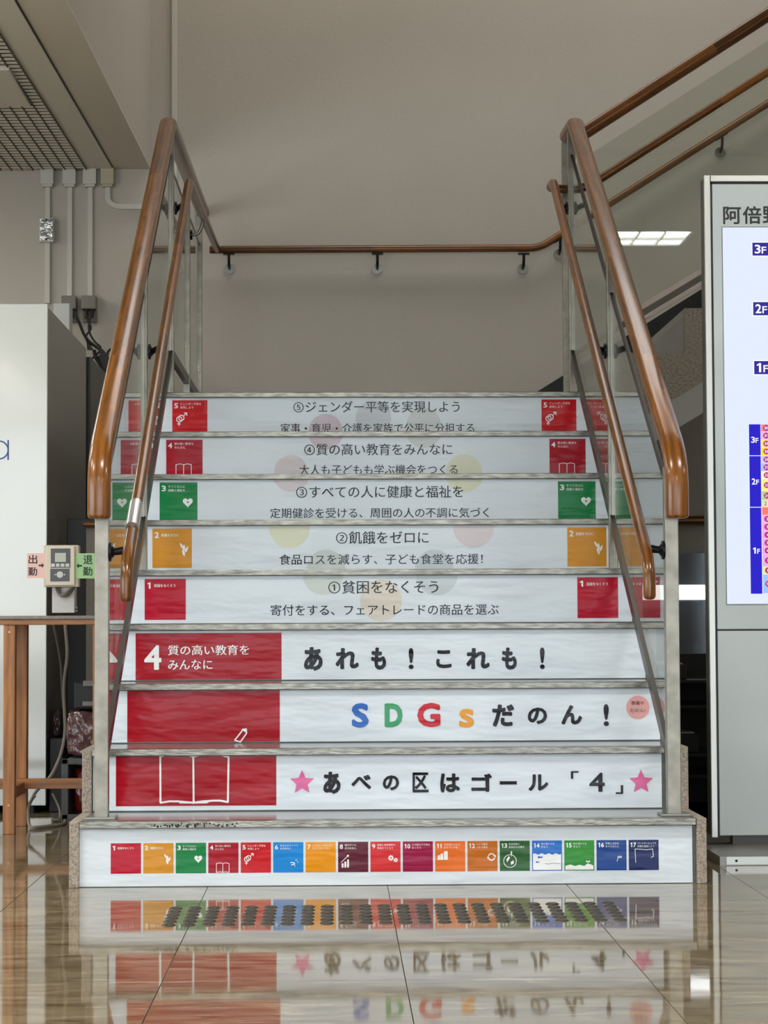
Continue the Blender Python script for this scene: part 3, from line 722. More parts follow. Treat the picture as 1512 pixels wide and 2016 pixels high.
# large lettering
def big(k, L, m_, name='lettering'):
    for ch_, a, b, c, d in L:
        mb = MB(); T(k, mb, ch_, 560+a*.5093, 560+b*.5093, 1240+c*.5093, 1240+d*.5093, .028 if ch_ == '区' else (.048 if ch_ not in '4!ー' else .03)); mb.build('letter', m_, sheets[k][0])
big(4, [('あ', 75, 148, 66, 158), ('れ', 197, 287, 70, 152), ('も', 335, 393, 68, 154), ('!', 480, 499, 70, 152), ('こ', 586, 646, 78, 148), ('れ', 703, 793, 70, 152), ('も', 840, 898, 68, 154), ('!', 987, 1006, 68, 152)], PK)
big(3, [('だ', 803, 888, 288, 374), ('の', 940, 1015, 300, 364), ('ん', 1070, 1150, 291, 366), ('!', 1233, 1254, 287, 372)], PK)
big(2, [('あ', 150, 217, 548, 634), ('べ', 258, 335, 560, 616), ('の', 380, 443, 562, 620), ('区', 495, 557, 551, 628), ('は', 602, 678, 555, 628), ('ゴ', 722, 802, 556, 626), ('ー', 832, 898, 584, 598), ('ル', 943, 1020, 558, 622), ('「', 1107, 1137, 546, 576), ('4', 1178, 1238, 552, 626), ('」', 1280, 1309, 600, 634)], PK)
for c_, a, b, t, u, col in (('S', 260, 326, 283, 378, '#2a63bd'), ('D', 387, 457, 284, 376, '#3a9a68'), ('G', 513, 603, 282, 376, '#c22534'), ('s', 675, 733, 305, 378, '#e09a34')):
    mb = MB(); T(3, mb, c_, 560+a*.5093, 560+b*.5093, 1240+t*.5093, 1240+u*.5093, .055); mb.build('coloured_letter', print_mat('let'+c_, col), sheets[3][0])
for px, py in ((594.6, 1540.5), (1262, 1539.5)):
    cx, cz = at_y(px, py, Y2_); r = 24.5/669
    L = []
    for i in range(10):
        rr = r if i % 2 == 0 else r*.46; a = math.pi/2+i*math.pi/5; L.append((cx+rr*math.cos(a), cz+rr*math.sin(a)))
    MB().sheet(L, Y2_).build('pink_star', print_mat('pink', '#d8689f'), sheets[2][0])
# round pink note
cx, cz = at_y(1255.6, 1392.6, .6); r = 22.9/640
nt1 = MB().prism(circle(cx, cz, r, 48), 'y', .6-.0022, .6-.001).build('round_sticker', mat('pink_paper', '#dba3a3', .6))
tag(nt1, 'round pink sticker with handwriting at the right end of the SDGs riser', 'sticker')
mb = MB(); T(3, mb, '準備や', 1242, 1268, 1380, 1388, .0, .0016+.0012); T(3, mb, 'だのん!', 1240, 1270, 1395, 1402, .0, .0016+.0012); mb.build('handwriting', mat('pen_ink', '#5b2f33', .6), nt1)

# ------------------------------------------------------------ tactile studs
tp = thing('tactile_paving', 'strip of dark round warning studs on the floor before the stairs', 'tactile paving')
bm = bmesh.new(); n = 20; prev = None; rings_ = []
prof = [(.0175, 0), (.0173, .0010), (.0155, .0024), (.0130, .0034), (.0122, .0036), (.0115, .0031), (0, .0031)]
for r_, z_ in prof[:-1]: rings_.append([bm.verts.new((r_*math.cos(2*math.pi*i/n), r_*math.sin(2*math.pi*i/n), z_)) for i in range(n)])
cen = bm.verts.new((0, 0, .0031))
for a, b in zip(rings_, rings_[1:]):
    for i in range(n): bm.faces.new((a[i], a[(i+1) % n], b[(i+1) % n], b[i]))
for i in range(n): bm.faces.new((rings_[-1][i], rings_[-1][(i+1) % n], cen))
STUD = mat('stud_metal', '#3c3b37', .3, .5)
s0 = MB().addbm(bm, True).build('stud', STUD, tp); 
def zpt(x, y):
    v = Fv + Rv*((x-756)/F_PX) - Uv*((y-1008)/F_PX); t = -CAM.z/v.z; p = CAM+v*t; return p.x, p.y
A_ = zpt(300+270*.172, 1760+168*.172); B_ = zpt(300+187*.172, 1760+358*.172); C_ = zpt(1000+1285*.172, 1760+297*.172); E_ = zpt(1000+1145*.172, 1760+108*.172)
first = True
for j in range(6):
    for i in range(24):
        u, v = i/23, j/5
        x = (A_[0]*(1-u)+E_[0]*u)*(1-v)+(B_[0]*(1-u)+C_[0]*u)*v; y = (A_[1]*(1-u)+E_[1]*u)*(1-v)+(B_[1]*(1-u)+C_[1]*u)*v
        if first: o = s0; first = False
        else: o = bpy.data.objects.new('stud', s0.data); COL.objects.link(o); o.parent = tp
        o.location = (x, y, 0)

# ------------------------------------------------------------ directory kiosk
kd = thing('directory_kiosk', 'tall pale grey directory kiosk with lit screen listing floors, right of the stairs', 'kiosk')
KX0, KX1, KY, KZ0, KZ1 = 1.100, 2.05, .75, .050, 2.148
MB().box(KX0+.003, KX1-.003, KY+.012, KY+.085, KZ0+.004, KZ1-.004).build('body', KDARK, kd)
MB().bevbox(KX0, KX0+.019, KY-.004, KY+.012, KZ0, KZ1, .0015).bevbox(KX1-.019, KX1, KY-.004, KY+.012, KZ0, KZ1, .0015).bevbox(KX0+.021, KX1-.021, KY-.004, KY+.012, KZ1-.020, KZ1, .0015).build('frame', KFRAME, kd)
MB().box(KX0+.019, KX0+.026, KY+.006, KY+.011, KZ0, KZ1-.02).box(KX0+.02, KX1-.02, KY+.006, KY+.011, KZ1-.028, KZ1-.02).build('shadow_gap', BLACKP, kd)
up = MB().bevbox(KX0+.026, KX1-.026, KY, KY+.010, .703, KZ1-.028, .001).build('upper_panel', KIOSK, kd)
MB().bevbox(KX0+.026, KX1-.026, KY, KY+.010, KZ0+.006, .697, .001).build('lower_panel', KIOSK, kd)
SX0 = at_y(1426, 800, KY)[0]+.001; SZ0 = at_y(1470, 1189, KY)[1]; SZ1 = at_y(1470, 448, KY)[1]
MB().box(SX0-.003, KX1-.062, KY-.0012, KY, SZ0-.003, SZ1+.003).build('screen_bezel', mat('bezel', '#77797a', .4), kd)
scr = MB().box(SX0, KX1-.065, KY-.002, KY-.0012, SZ0, SZ1).build('screen', screen_mat('white', '#dbe4f5'), kd)
def KT(mb, s, x0, x1, y0, y1, bold, yo, sh=0):
    xa, _ = at_y(x0, (y0+y1)/2, KY); xb, _ = at_y(x1, (y0+y1)/2, KY); za = at_y(x0, y1, KY)[1]; zb = at_y(x0, y0, KY)[1]; put_text(mb, s, xa, xb, za, zb, KY-yo, bold)
def KR(mb, x0, x1, y0, y1, yo):
    xa = at_y(x0, (y0+y1)/2, KY)[0]; xb = at_y(x1, (y0+y1)/2, KY)[0]; za = at_y(1490, y1, KY)[1]; zb = at_y(1490, y0, KY)[1]; mb.sheet([(xa, za), (xb, za), (xb, zb), (xa, zb)], KY-yo)
mb = MB(); KT(mb, '阿', 1423.5, 1459, 407, 441.5, .022, .0006); KT(mb, '倍', 1462, 1499, 406, 441, .022, .0006); KT(mb, '野', 1501.5, 1538, 406, 441, .022, .0006); mb.build('heading', mat('sign_black', '#141416', .5), up)
SB = screen_mat('navy', '#3a3292'); SBB = screen_mat('blue', '#3028c4'); SW = screen_mat('whiter', '#f4f6ff')
for s_, x0, y0, y1 in (('3', 1481, 478, 503.5), ('2', 1482.5, 595, 621), ('1', 1484.5, 711, 737)):
    mb = MB(); KR(mb, x0-2, x0+36, y0-2, y1+2, .0023); mb.build('label_edge', SW, scr)
    mb = MB(); KR(mb, x0, x0+34, y0, y1, .0026); mb.build('floor_label', SB, scr)
    mb = MB(); KT(mb, s_, x0+4.5, x0+16, y0+4, y1-4, .03, .0029); KT(mb, 'F', x0+18, x0+27.5, y0+8, y1-4, .02, .0029); mb.build('floor_text', SW, scr)
for s_, y0, y1, tx in (('3', 835.5, 896.5, 866), ('2', 898, 998, 948), ('1', 999.5, 1169, 1084)):
    o0 = (y0-835)*.0145
    mb = MB(); KR(mb, 1474.5+o0, 1497+o0, y0, y1, .0026); mb.build('floor_column', SBB, scr)
    mb = MB(); o0 = (tx-835)*.0145; KT(mb, s_, 1478+o0, 1485.5+o0, tx-6, tx+6, .03, .0029); KT(mb, 'F', 1486.7+o0, 1492.5+o0, tx-3.5, tx+6, .02, .0029); mb.build('floor_text', SW, scr)
rows = [(178, 252, '#f08a90', '30'), (252, 330, '#efb0e0', '31'), (330, 410, '#ffe070', '33'), (410, 488, '#ffe01e', '35'), (490, 566, '#cfc8f5', '20'), (566, 645, '#aebdf8', '21'), (645, 722, '#fdf3c4', '22'),
        (722, 842, '#fbe883', '23'), (842, 930, '#b4cf86', '24'), (930, 998, '#e2d9b0', ''), (1000, 1078, '#fb7a70', ''), (1078, 1157, '#f3a9dd', '2'), (1157, 1235, '#f0a0dd', '3'), (1235, 1315, '#f0a0dd', '4'),
        (1315, 1393, '#f0a0dd', '5'), (1393, 1470, '#f0a0dd', '6'), (1470, 1588, '#e8a8e6', '7'), (1588, 1668, '#dfe88c', '8'), (1668, 1855, '#9cc0f8', '10')]
rw = MB()
for a, b, c, s_ in rows:
    y0, y1 = 800+a*.1984, 800+b*.1984; o0 = ((y0+y1)/2-835)*.0145
    mb = MB(); KR(mb, 1497.5+o0, 1640+o0, y0+.3, y1-.3, .0026); q = mb.build('row_cell', screen_mat('c'+c, c), scr)
    if s_:
        cx_, cz_ = at_y(1507.5+o0, (y0+y1)/2, KY); mb = MB(); mb.sheet(circle(cx_, cz_, .0095, 24), KY-.0029); mb.build('number_dot', screen_mat('mag', '#b0367e'), scr)
        mb = MB(); put_text(mb, s_, cx_-.0055 if len(s_) > 1 else cx_-.003, cx_+.0055 if len(s_) > 1 else cx_+.003, cz_-.0045, cz_+.0045, KY-.0032, .03); mb.build('row_number', SW, scr)
    elif c == '#e2d9b0':
        cx_, cz_ = at_y(1504+o0, (y0+y1)/2, KY); mb = MB(); put_text(mb, '2', cx_-.003, cx_+.004, cz_-.006, cz_+.006, KY-.003, 0); mb.build('row_number', screen_mat('ink', '#555049'), scr)
ft = MB().prism([(KY-.33, 0), (KY+.40, 0), (KY+.40, .026), (KY-.33, .026)], 'x', 1.066, KX1+.03).build('foot', mat('foot_steel', '#8e8c88', .35, .5), kd)
MB().bevbox(1.085, KX1+.03, KY-.3325, KY-.330, .002, .026, .0005).build('foot_trim', KFRAME, ft)
MB().cyl((1.115, KY-.3345, .014), (1.115, KY-.3325, .014), .004, n=12).build('screw', BLK, ft)
MB().box(KX0+.07, KX1-.1, KY+.02, KY+.07, .026, KZ0+.01).build('stem', KDARK, kd)

# ------------------------------------------------------------ left: cabinets, table, recorder, ducts
wc = thing('white_cabinet', 'tall glossy white cabinet with grey side, behind the wooden table', 'cabinet')
CX1 = -1.194; CY = 2.30
MB().bevbox(CX1-1.05, CX1-.004, CY+.02, 3.62, .035, 1.962, .003).build('body', CABS, wc)
d = MB().bevbox(CX1-1.05, CX1, CY, CY+.018, .030, 1.968, .003).build('door', CABW, wc)
mb = MB(); ax_, az_ = at_y(-1.5, 886, CY); rr_ = 17.5/508
ring(mb, ax_, az_, rr_, .0058, CY-.0006, 36); stroke(mb, [(ax_+rr_, az_+rr_*1.08), (ax_+rr_, az_-rr_*1.08)], .0058, CY-.0009); mb.build('blue_letter', mat('blue_ink', '#2c4c86', .3), d)
mb = MB()
for x in (CX1-1.0, CX1-.06):
    for y in (CY+.08, 3.5): mb.cyl((x, y, 0), (x, y, .036), .018, n=14)
mb.build('foot', BLACKP, wc)
dc = thing('dark_cabinet', 'lower dark grey cabinet standing behind the tall white one', 'cabinet')
MB().bevbox(CX1-.9, CX1+.004, 3.72, 4.40, .02, 1.937, .004).build('body', mat('charcoal', '#35322f', .35), dc)
MB().bevbox(CX1-.9, CX1+.002, 3.70, 3.718, .03, 1.93, .002).build('door', mat('charcoal_door', '#2b2927', .3), dc)
wb = MB().bevbox(at_y(105, 600, 4.25)[0], at_y(137, 600, 4.25)[0], 4.25, 4.37, 1.9375, at_y(120, 597, 4.25)[1], .003).build('small_white_box', WHITE); tag(wb, 'small white upright box standing on top of the dark cabinet', 'box')

# table
tb = thing('wooden_table', 'narrow brown wooden table with grey top, left of the stairs', 'table')
TY0, TY1, TZ = 1.50, 1.84, .752
MB().bevbox(-1.95, -.895, TY0-.012, TY1+.01, TZ-.008, TZ+.004, .002).build('tabletop', mat('grey_laminate', '#7d7770', .4, vary=.2, vscale=60), tb)
mb = MB(); wood_bar(mb, -1.94, -.90, TY0-.006, TY0+.014, TZ-.028, TZ-.008); wood_bar(mb, -1.94, -.90, TY1-.02, TY1, TZ-.028, TZ-.008); mb.build('apron', WOOD_T, tb)
for x0_, x1_ in ((-1.235, -1.195), (-.925, -.89), (-1.94, -1.90)):
    for y0_ in ((TY0, .02), (TY1-.05, .0)):
        mb = MB(); wood_bar(mb, x0_, x1_, y0_[0], y0_[0]+.045, 0, TZ-.028); lg_ = mb.build('leg', WOOD_T, tb)
        if y0_[1] and x0_ < -1: 
            for z_ in (.10, .70): MB().cyl(((x0_+x1_)/2, TY0-.0015, z_), ((x0_+x1_)/2, TY0+.001, z_), .004, n=12).build('peg', mat('peg', '#c9a678', .5), lg_)
    mb = MB(); wood_bar(mb, x0_+.004, x1_-.004, TY0+.045, TY1-.05, .12, .16); mb.build('side_rail', WOOD_T, tb)
mb = MB(); wood_bar(mb, -1.95, -.90, TY1-.075, TY1-.052, .135, .172); mb.build('stretcher', WOOD_T, tb)

# time recorder on a white box
tr = thing('time_recorder', 'cream time recorder with small display on the wooden table', 'time clock')
RY = 1.62
def RXZ(x, y): return at_y(x/7.56, 1060+y/7.56, RY)
def rbox(mb, x0, x1, y0, y1, ya, yb, bev=.0):
    a, zb = RXZ(x0, (y0+y1)/2)[0], RXZ((x0+x1)/2, y0)[1]; b, za = RXZ(x1, (y0+y1)/2)[0], RXZ((x0+x1)/2, y1)[1]
    return mb.bevbox(a, b, ya, yb, za, zb, bev) if bev else mb.box(a, b, ya, yb, za, zb)
bd = rbox(MB(), 650, 1168, 100, 722, RY, RY+.055, .003).build('body', BEIGE, tr)
rbox(MB(), 684, 1115, 118, 700, RY-.010, RY+.002, .003).build('cover', mat('cream_plastic', '#cfc6b4', .4), tr)
rbox(MB(), 762, 1052, 152, 436, RY-.0115, RY-.009).build('upper_keypad', mat('slate', '#4b4d52', .4), tr)
rbox(MB(), 755, 1040, 452, 640, RY-.0115, RY-.009).build('lower_keypad', mat('slate', '#4b4d52', .4), tr)
rbox(MB(), 825, 988, 218, 352, RY-.013, RY-.011).build('display', mat('lcd', '#a9ae9c', .2), tr)
for i in range(4): rbox(MB(), 768+i*71, 824+i*71, 376, 424, RY-.0145, RY-.011, .0008).build('button', mat('key_grey', '#c6c6c2', .4), tr)
cx_, cz_ = RXZ(898, 540); MB().cyl((cx_, RY-.011, cz_), (cx_, RY-.0135, cz_), .0115, n=24).build('round_button', mat('key_grey', '#c6c6c2', .4), tr)
mb = MB()
for xx in (828, 966): a, b = RXZ(xx, 540); mb.cyl((a, RY-.011, b), (a, RY-.0125, b), .0028, n=10)
mb.build('indicator', mat('key_grey', '#c6c6c2', .4), tr)
mb = MB()
for k in range(5):
    a = RXZ(820+k*10, 740); pts_ = [(*[RXZ(815+k*14, 712)[0]], RY+.03, RXZ(0, 712)[1]), (RXZ(850+k*12, 800+k*8)[0], RY+.01, RXZ(0, 820+k*12)[1]), (RXZ(930+k*20, 870-k*18)[0], RY+.0, RXZ(0, 880-k*25)[1]), (RXZ(1040+k*18, 850-k*28)[0], RY+.02, RXZ(0, 850-k*28)[1]), (RXZ(1000+k*20, 712)[0], RY+.04, RXZ(0, 712)[1])]
    rod(mb, pts_, .0035, .03, 8)
mb.build('cable', mat('grey_cable', '#6b655e', .5), tr)
bxx = thing('white_stand', 'white metal stand box carrying the time recorder', 'stand', loc=(0, 0, 0))
rbox(MB(), 757, 1092, 722, 1108, RY+.03, RY+.10, .002).build('body', mat('stand_white', '#c2bfbc', .4), bxx)
mb = MB()
for yy in (1032, 1080): a, b = RXZ(1112, yy); mb.cyl((a-.006, RY+.06, b), (a+.003, RY+.06, b), .005, n=10)
mb.build('screw', STEEL, bxx)
# the base meets the table
for nm, x0_, x1_, y0_, y1_, col, lab, tc, txts, arrow in (
    ('paper_sign', 403, 690, 220, 590, '#e3bdb4', 'pale pink sign reading 出勤 with arrow on the time recorder', '#3a2226', (('出', 425, 556, 247, 380), ('勤', 420, 556, 428, 558)), (578, 658, 402, 1)),
    ('paper_sign', 1112, 1412, 222, 596, '#9cc58f', 'pale green sign reading 退勤 with arrow on the time recorder', '#16301c', (('退', 1240, 1380, 254, 390), ('勤', 1236, 1378, 428, 562)), (1138, 1222, 408, -1))):
    yy = RY-.0016 if x0_ < 500 else RY-.0016
    s_ = rbox(MB(), x0_, x1_, y0_, y1_, yy, yy+.0012).build(nm, mat('sign'+col, col, .45)); tag(s_, lab, 'sign', 'signs on the time recorder')
    mb = MB()
    for c_, a, b, c, d_ in txts: put_text(mb, c_, RXZ(a, 400)[0], RXZ(b, 400)[0], RXZ(1, d_)[1], RXZ(1, c)[1], yy-.0004, .02)
    a, b, yc, sg = arrow; w_ = b-a
    L = [(0, -.16), (.55, -.16), (.55, -.5), (1, 0), (.55, .5), (.55, .16), (0, .16)]
    L = [((a+t*w_) if sg > 0 else (b-t*w_), yc-u*w_) for t, u in L]
    mb.sheet([RXZ(*q) for q in L], yy-.0004); mb.build('lettering', mat('signink'+tc, tc, .5), s_)

# ducts on the back wall
def wall_pt(x, y): return at_y(x, y, YW)
def duct(label, px, ytop, ybot, w=.0125, cap_h=.088, capc=DUCT, bend=False, thin=False):
    x, zt = wall_pt(px, ytop); zb = wall_pt(px, ybot)[1]; zc_ = wall_pt(px, ytop+30)[1]
    t = thing('cable_duct', label, 'cable duct', 'surface ducts on the back wall')
    MB().bevbox(x-.033, x+.033, YW-.055, YW, zc_, CEIL-.001, .004).bevbox(x-.026, x+.026, YW-.045, YW, zc_-.012, zc_+.01, .003).build('ceiling_cap', capc, t)
    if not bend: MB().bevbox(x-w, x+w, YW-.022, YW, zb, zc_-.005, .003).build('channel', DUCT, t)
    else:
        x2, z2 = wall_pt(300, 408)
        mb = MB(); path = smooth_path([(x, YW-.011, zc_), (x, YW-.011, z2), (x2+.05, YW-.011, z2)], [0, .075, 0], 10)
        vs_ = []; fs_ = []
        for i, p in enumerate(path):
            a = path[max(0, i-1)]; b = path[min(len(path)-1, i+1)]; t_ = (b-a).normalized(); q = Vector((0, 1, 0)).cross(t_)
            vs_ += [p+q*w+Vector((0, .011, 0)), p+q*w-Vector((0, .011, 0)), p-q*w-Vector((0, .011, 0)), p-q*w+Vector((0, .011, 0))]
            if i: fs_ += [(4*(i-1)+j, 4*(i-1)+(j+1) % 4, 4*i+(j+1) % 4, 4*i+j) for j in range(4)]
        fs_ += [(0, 1, 2, 3), tuple(range(len(vs_)-4, len(vs_)))[::-1]]
        mb.add(vs_, fs_).build('channel', DUCT, t)
    return t
duct('leftmost white wall duct running down through a small switch box', 95, 336, 598)
duct('second white wall duct from the left ending in a grey-beige connector box', 138.5, 336, 587)
duct('third white wall duct from the left ending in a grey-beige connector box', 178.5, 336, 587)
duct('cream-capped duct that bends right along the back wall towards the handrail', 213, 336, 405, capc=mat('cream_cap', '#b9b199', .45), bend=True)
x, z = wall_pt(94, 456)
sb = thing('switch_box', 'small square silvery switch box on the leftmost wall duct', 'switch box')
MB().bevbox(x-.036, x+.036, YW-.05, YW-.0225, z-.060, z+.060, .003).build('box', DUCT, sb)
MB().bevbox(x-.032, x+.032, YW-.054, YW-.05, z-.055, z+.055, .002).build('cover', mat('crumpled_foil', '#c0c0bd', .2, .7, bump=1, bscale=30, bdist=.01), sb)
mb = MB()
for dz in (-.048, .048): mb.cyl((x, YW-.0565, z+dz), (x, YW-.054, z+dz), .005, n=10)
mb.build('screw', BLK, sb)
for px, lab in ((138.5, 'left grey-beige connector box above the cabinets'), (177.5, 'right grey-beige connector box with black cables hanging out')):
    x, z = wall_pt(px, 586); z2 = wall_pt(px, 612)[1]
    t = thing('connector_box', lab, 'connector box', 'connector boxes on the wall ducts')
    MB().bevbox(x-.036, x+.036, YW-.075, YW, z2, z, .004).build('hood', mat('taupe_plastic', '#7e776b', .5), t)
    MB().bevbox(x-.034, x+.036, YW-.02, YW, z2-.06, z2-.001, .003).build('socket_plate', mat('taupe_plastic2', '#726c61', .5), t)
    MB().cyl((x-.012, YW-.045, z2+.002), (x-.012, YW-.045, z2-.045), .008, n=10).cyl((x+.014, YW-.045, z2+.002), (x+.014, YW-.045, z2-.04), .008, n=10).build('plug', BLACKP, t)
# vertical white pipe in the stairwell corner
x, _ = wall_pt(343.5, 100); zlo = wall_pt(343, 420)[1]
vp = MB().bevbox(x-.0135, x+.0135, YW-.018, YW, zlo, ZV, .004).build('vertical_duct', DUCT); tag(vp, 'long vertical white duct beside the stairwell corner above the left balustrade', 'cable duct')

# black cables behind the cabinet
def C3(x, y, Y): a, b = at_y(x, y, Y); return (a, Y, b)
bc = thing('black_cable_bundle', 'tangle of black cables and an adapter hanging behind the cabinets', 'cables')
def cab(L, r, m_, parent, name='cable'):
    mb = MB(); rod(mb, L, r, .05, 8); return mb.build(name, m_, parent)
Yc = 4.50
z2p = 560; s2 = 300/1375
q = lambda x, y, Y=Yc: C3(x*s2, 560+y*s2, Y)
cab([(q(620, 205)[0], YW-.012, q(620, 205)[2]), q(620, 205), q(700, 300), q(765, 480), q(860, 560), q(925, 600)], .0075, BLACKP, bc)
cab([q(775, 270), q(800, 340), q(830, 400), q(765, 470), q(800, 540), q(880, 560)], .005, BLACKP, bc)
cab([q(825, 270), q(790, 400), q(850, 520), q(930, 575), q(830, 670)], .005, BLACKP, bc)
cab([q(850, 590), q(860, 660), q(930, 760), q(935, 860), q(940, 1000), q(920, 1300)], .009, BLACKP, bc)
cab([q(905, 640), q(950, 800), q(965, 1000), q(960, 1400), q(950, 1900), (q(950, 1900)[0], Yc, .016)], .016, BLACKP, bc)
cab([q(965, 650), q(975, 600), q(1010, 580), q(1060, 600)], .006, BLACKP, bc)
a = q(900, 590); b = q(1000, 800)
MB().prism([(q(900, 590)[0], q(900, 590)[2]), (q(935, 590)[0], q(935, 590)[2]), (q(1010, 690)[0], q(1010, 690)[2]), (q(965, 800)[0], q(965, 800)[2]), (q(915, 690)[0], q(915, 690)[2])], 'y', Yc-.02, Yc+.02).build('adapter', BLACKP, bc)
MB().prism([(q(785, 520)[0], q(785, 520)[2]), (q(850, 590)[0], q(850, 590)[2]), (q(790, 590)[0], q(790, 590)[2])], 'y', Yc-.02, Yc+.02).build('adapter', BLACKP, bc)

# clutter under and behind the table
gp = MB().bevbox(*sorted((at_y(170, 1200, 2.6)[0], at_y(188, 1200, 2.6)[0]+.01)), 2.6, 2.64, .55, 1.0, .002).build('grey_post', mat('pale_post', '#8d867d', .5)); 
gp2 = MB()
x0_, z1_ = at_y(169.5, 1040, 2.6); x1_, z0_ = at_y(190, 1345, 2.6)
bpy.data.objects.remove(gp); 
dsk = thing('display_stand', 'black stand with a pale grey upright panel behind the left balustrade post', 'stand')
MB().bevbox(x0_, x1_+.02, 2.6, 2.72, z0_, z1_, .002).build('upright_panel', mat('pale_post', '#8d867d', .5), dsk)
MB().bevbox(at_y(128, 1200, 2.66)[0], x1_+.02, 2.72, 2.76, 0, at_y(1, 1020, 2.66)[1], .003).build('backboard', BLACKP, dsk)
tw = MB(); x0_, z_ = at_y(163, 1032, 2.55); sweep(tw, [(x0_, 2.56, z_), (x0_+.2, 2.56, z_)], .013, .010, 0, 12, .003); tw.build('wooden_cap', WOOD, dsk)
wbag = thing('wrapped_bundle', 'dark pinkish bundle wrapped in crinkled clear plastic under the table', 'bundle')
def lump(name, x0, x1, y0, y1, z0, z1, m_, parent, amp=.012, seed=1, cuts=10):
    bm = bmesh.new(); bmesh.ops.create_cube(bm, size=1); bmesh.ops.subdivide_edges(bm, edges=bm.edges[:], cuts=cuts, use_grid_fill=True)
    rnd = random.Random(seed); ph = [rnd.uniform(0, 6) for _ in range(6)]
    for v in bm.verts:
        c = v.co*2; r = Vector((c.x, c.y, c.z)); f = (1-.10*(abs(c.x*c.y)+abs(c.y*c.z)+abs(c.x*c.z))/3*1.6)
        nz = math.sin(c.x*5+ph[0])*math.sin(c.z*6+ph[1])+.6*math.sin(c.x*11+c.z*9+ph[2])+.5*math.sin(c.z*15+c.y*8+ph[3])
        v.co = Vector(((x0+x1)/2+c.x*f*(x1-x0)/2, (y0+y1)/2+c.y*f*(y1-y0)/2, (z0+z1)/2+c.z*f*(z1-z0)/2))+Vector((nz*.3, -nz, nz*.3))*amp*(1 if abs(c.z) < .99 else .15)
    return MB().addbm(bm, True).build(name, m_, parent)
PLAS = mat('crinkled_plastic', '#6e4a4c', .18, bump=1, bscale=26, bdist=.012, coat=1)
PLAR = mat('red_in_plastic', '#7c1d1c', .2, bump=.9, bscale=18, bdist=.012, coat=1, stretch=(3, 1, .5))
Yb = 2.05
xa_, zt_ = at_y(128, 1398, Yb); xb_, zb_ = at_y(192, 1491, Yb)
crate = thing('grey_crate', 'grey open crate holding red goods, on the floor under the table', 'crate')
zc1 = zb_-.003
MB().bevbox(xa_-.01, xb_, Yb-.02, Yb+.0, .0, .02, .002).bevbox(xa_-.01, xa_+.015, Yb-.02, Yb+.26, 0, zc1, .003).bevbox(xb_, xb_+.02, Yb-.02, Yb+.26, 0, zc1, .003).bevbox(xa_-.01, xb_+.02, Yb-.02, Yb+.26, zc1-.022, zc1, .003).build('frame', mat('crate_grey', '#5d6163', .5), crate)
lump('bag', xa_, xb_, Yb, Yb+.22, zb_, zt_, PLAS, wbag, .006, 3)
rb = thing('red_package', 'red package in clear plastic inside the grey crate', 'package')
lump('package', xa_+.03, xb_-.005, Yb+.03, Yb+.2, .012, zc1-.03, PLAR, rb, .003, 5)
pk2 = thing('wrapped_package', 'dim plastic-wrapped package beside the white cabinet under the table', 'package')
xq, zq = at_y(98, 1395, 2.42); xq = CX1+.03; xr_, zr_ = at_y(120, 1450, 2.42)
lump('package', xq-.02, xr_, 2.40, 2.55, zr_, zq, mat('dim_plastic', '#4a3a3b', .2, bump=1, bscale=20, bdist=.01), pk2, .003, 9)
bxk = MB().bevbox(xq-.025, xr_+.015, 2.36, 2.58, 0, zr_-.003, .003).build('black_box', BLACKP); tag(bxk, 'black box on the floor carrying the plastic-wrapped package', 'box')
fan = thing('black_appliance', 'black appliance with pale bracket on top of the wrapped bundle', 'appliance')
x0_, z1_ = at_y(144, 1330, Yb); x1_, z0_ = at_y(200, 1396, Yb)
MB().bevbox(x0_, x1_, Yb+.03, Yb+.18, zt_+.0015, zt_+.105, .008).build('body', BLACKP, fan)
GB = mat('bracket_grey', '#8a8c8c', .4)
MB().bevbox(at_y(163, 1346, Yb)[0], x1_, Yb+.005, Yb+.03, at_y(1, 1352, Yb)[1], at_y(1, 1341, Yb)[1], .002).bevbox(at_y(162, 1346, Yb)[0], x1_, Yb+.005, Yb+.03, at_y(1, 1391, Yb)[1], at_y(1, 1382, Yb)[1], .002).bevbox(x1_-.03, x1_, Yb+.005, Yb+.03, at_y(1, 1391, Yb)[1], at_y(1, 1341, Yb)[1], .002).build('bracket', GB, fan)
gc = thing('grey_cables', 'grey power cables hanging behind the table and coiled on the floor', 'cables')
GC = mat('cable_grey', '#8b847a', .5); q = lambda x, y, Y=1.98: C3(x, y, Y)
def q(x, y, Y=1.98): return C3(x, y, Y)
cab([q(128, 1228), q(134, 1290), q(124, 1345), q(127, 1400), q(129, 1440), q(122, 1480), q(110, 1510), q(98, 1532), q(70, 1558), q(55, 1590, 1.75), (q(60, 1600, 1.75)[0], 1.7, .008), (q(90, 1600)[0], 1.66, .006), (q(140, 1600)[0], 1.8, .006), (q(130, 1600)[0], 1.95, .006)], .006, GC, gc)
cab([q(105, 1228), q(120, 1300), q(122, 1345), q(124, 1380), q(130, 1440), q(124, 1470), q(116, 1505), q(103, 1530)], .0045, mat('cable_dark', '#4d4a45', .5), gc)
cab([(q(57, 1600)[0], 1.86, .01), (q(60, 1595)[0], 1.85, .06), (q(75, 1580)[0], 1.9, .10)], .005, GC, gc)
cab([q(103, 1562), q(118, 1592), (q(124, 1600)[0], 1.9, .008), (q(95, 1600)[0], 2.0, .008)], .004, GC, gc)
ps = thing('power_strip', 'white power strip lying on the floor under the table', 'power strip')
MB().bevbox(at_y(57, 1608, 1.82)[0], at_y(104, 1608, 1.82)[0], 1.79, 1.84, 0, .026, .004).build('body', mat('strip_white', '#d5d7d0', .4), ps)
mb = MB()
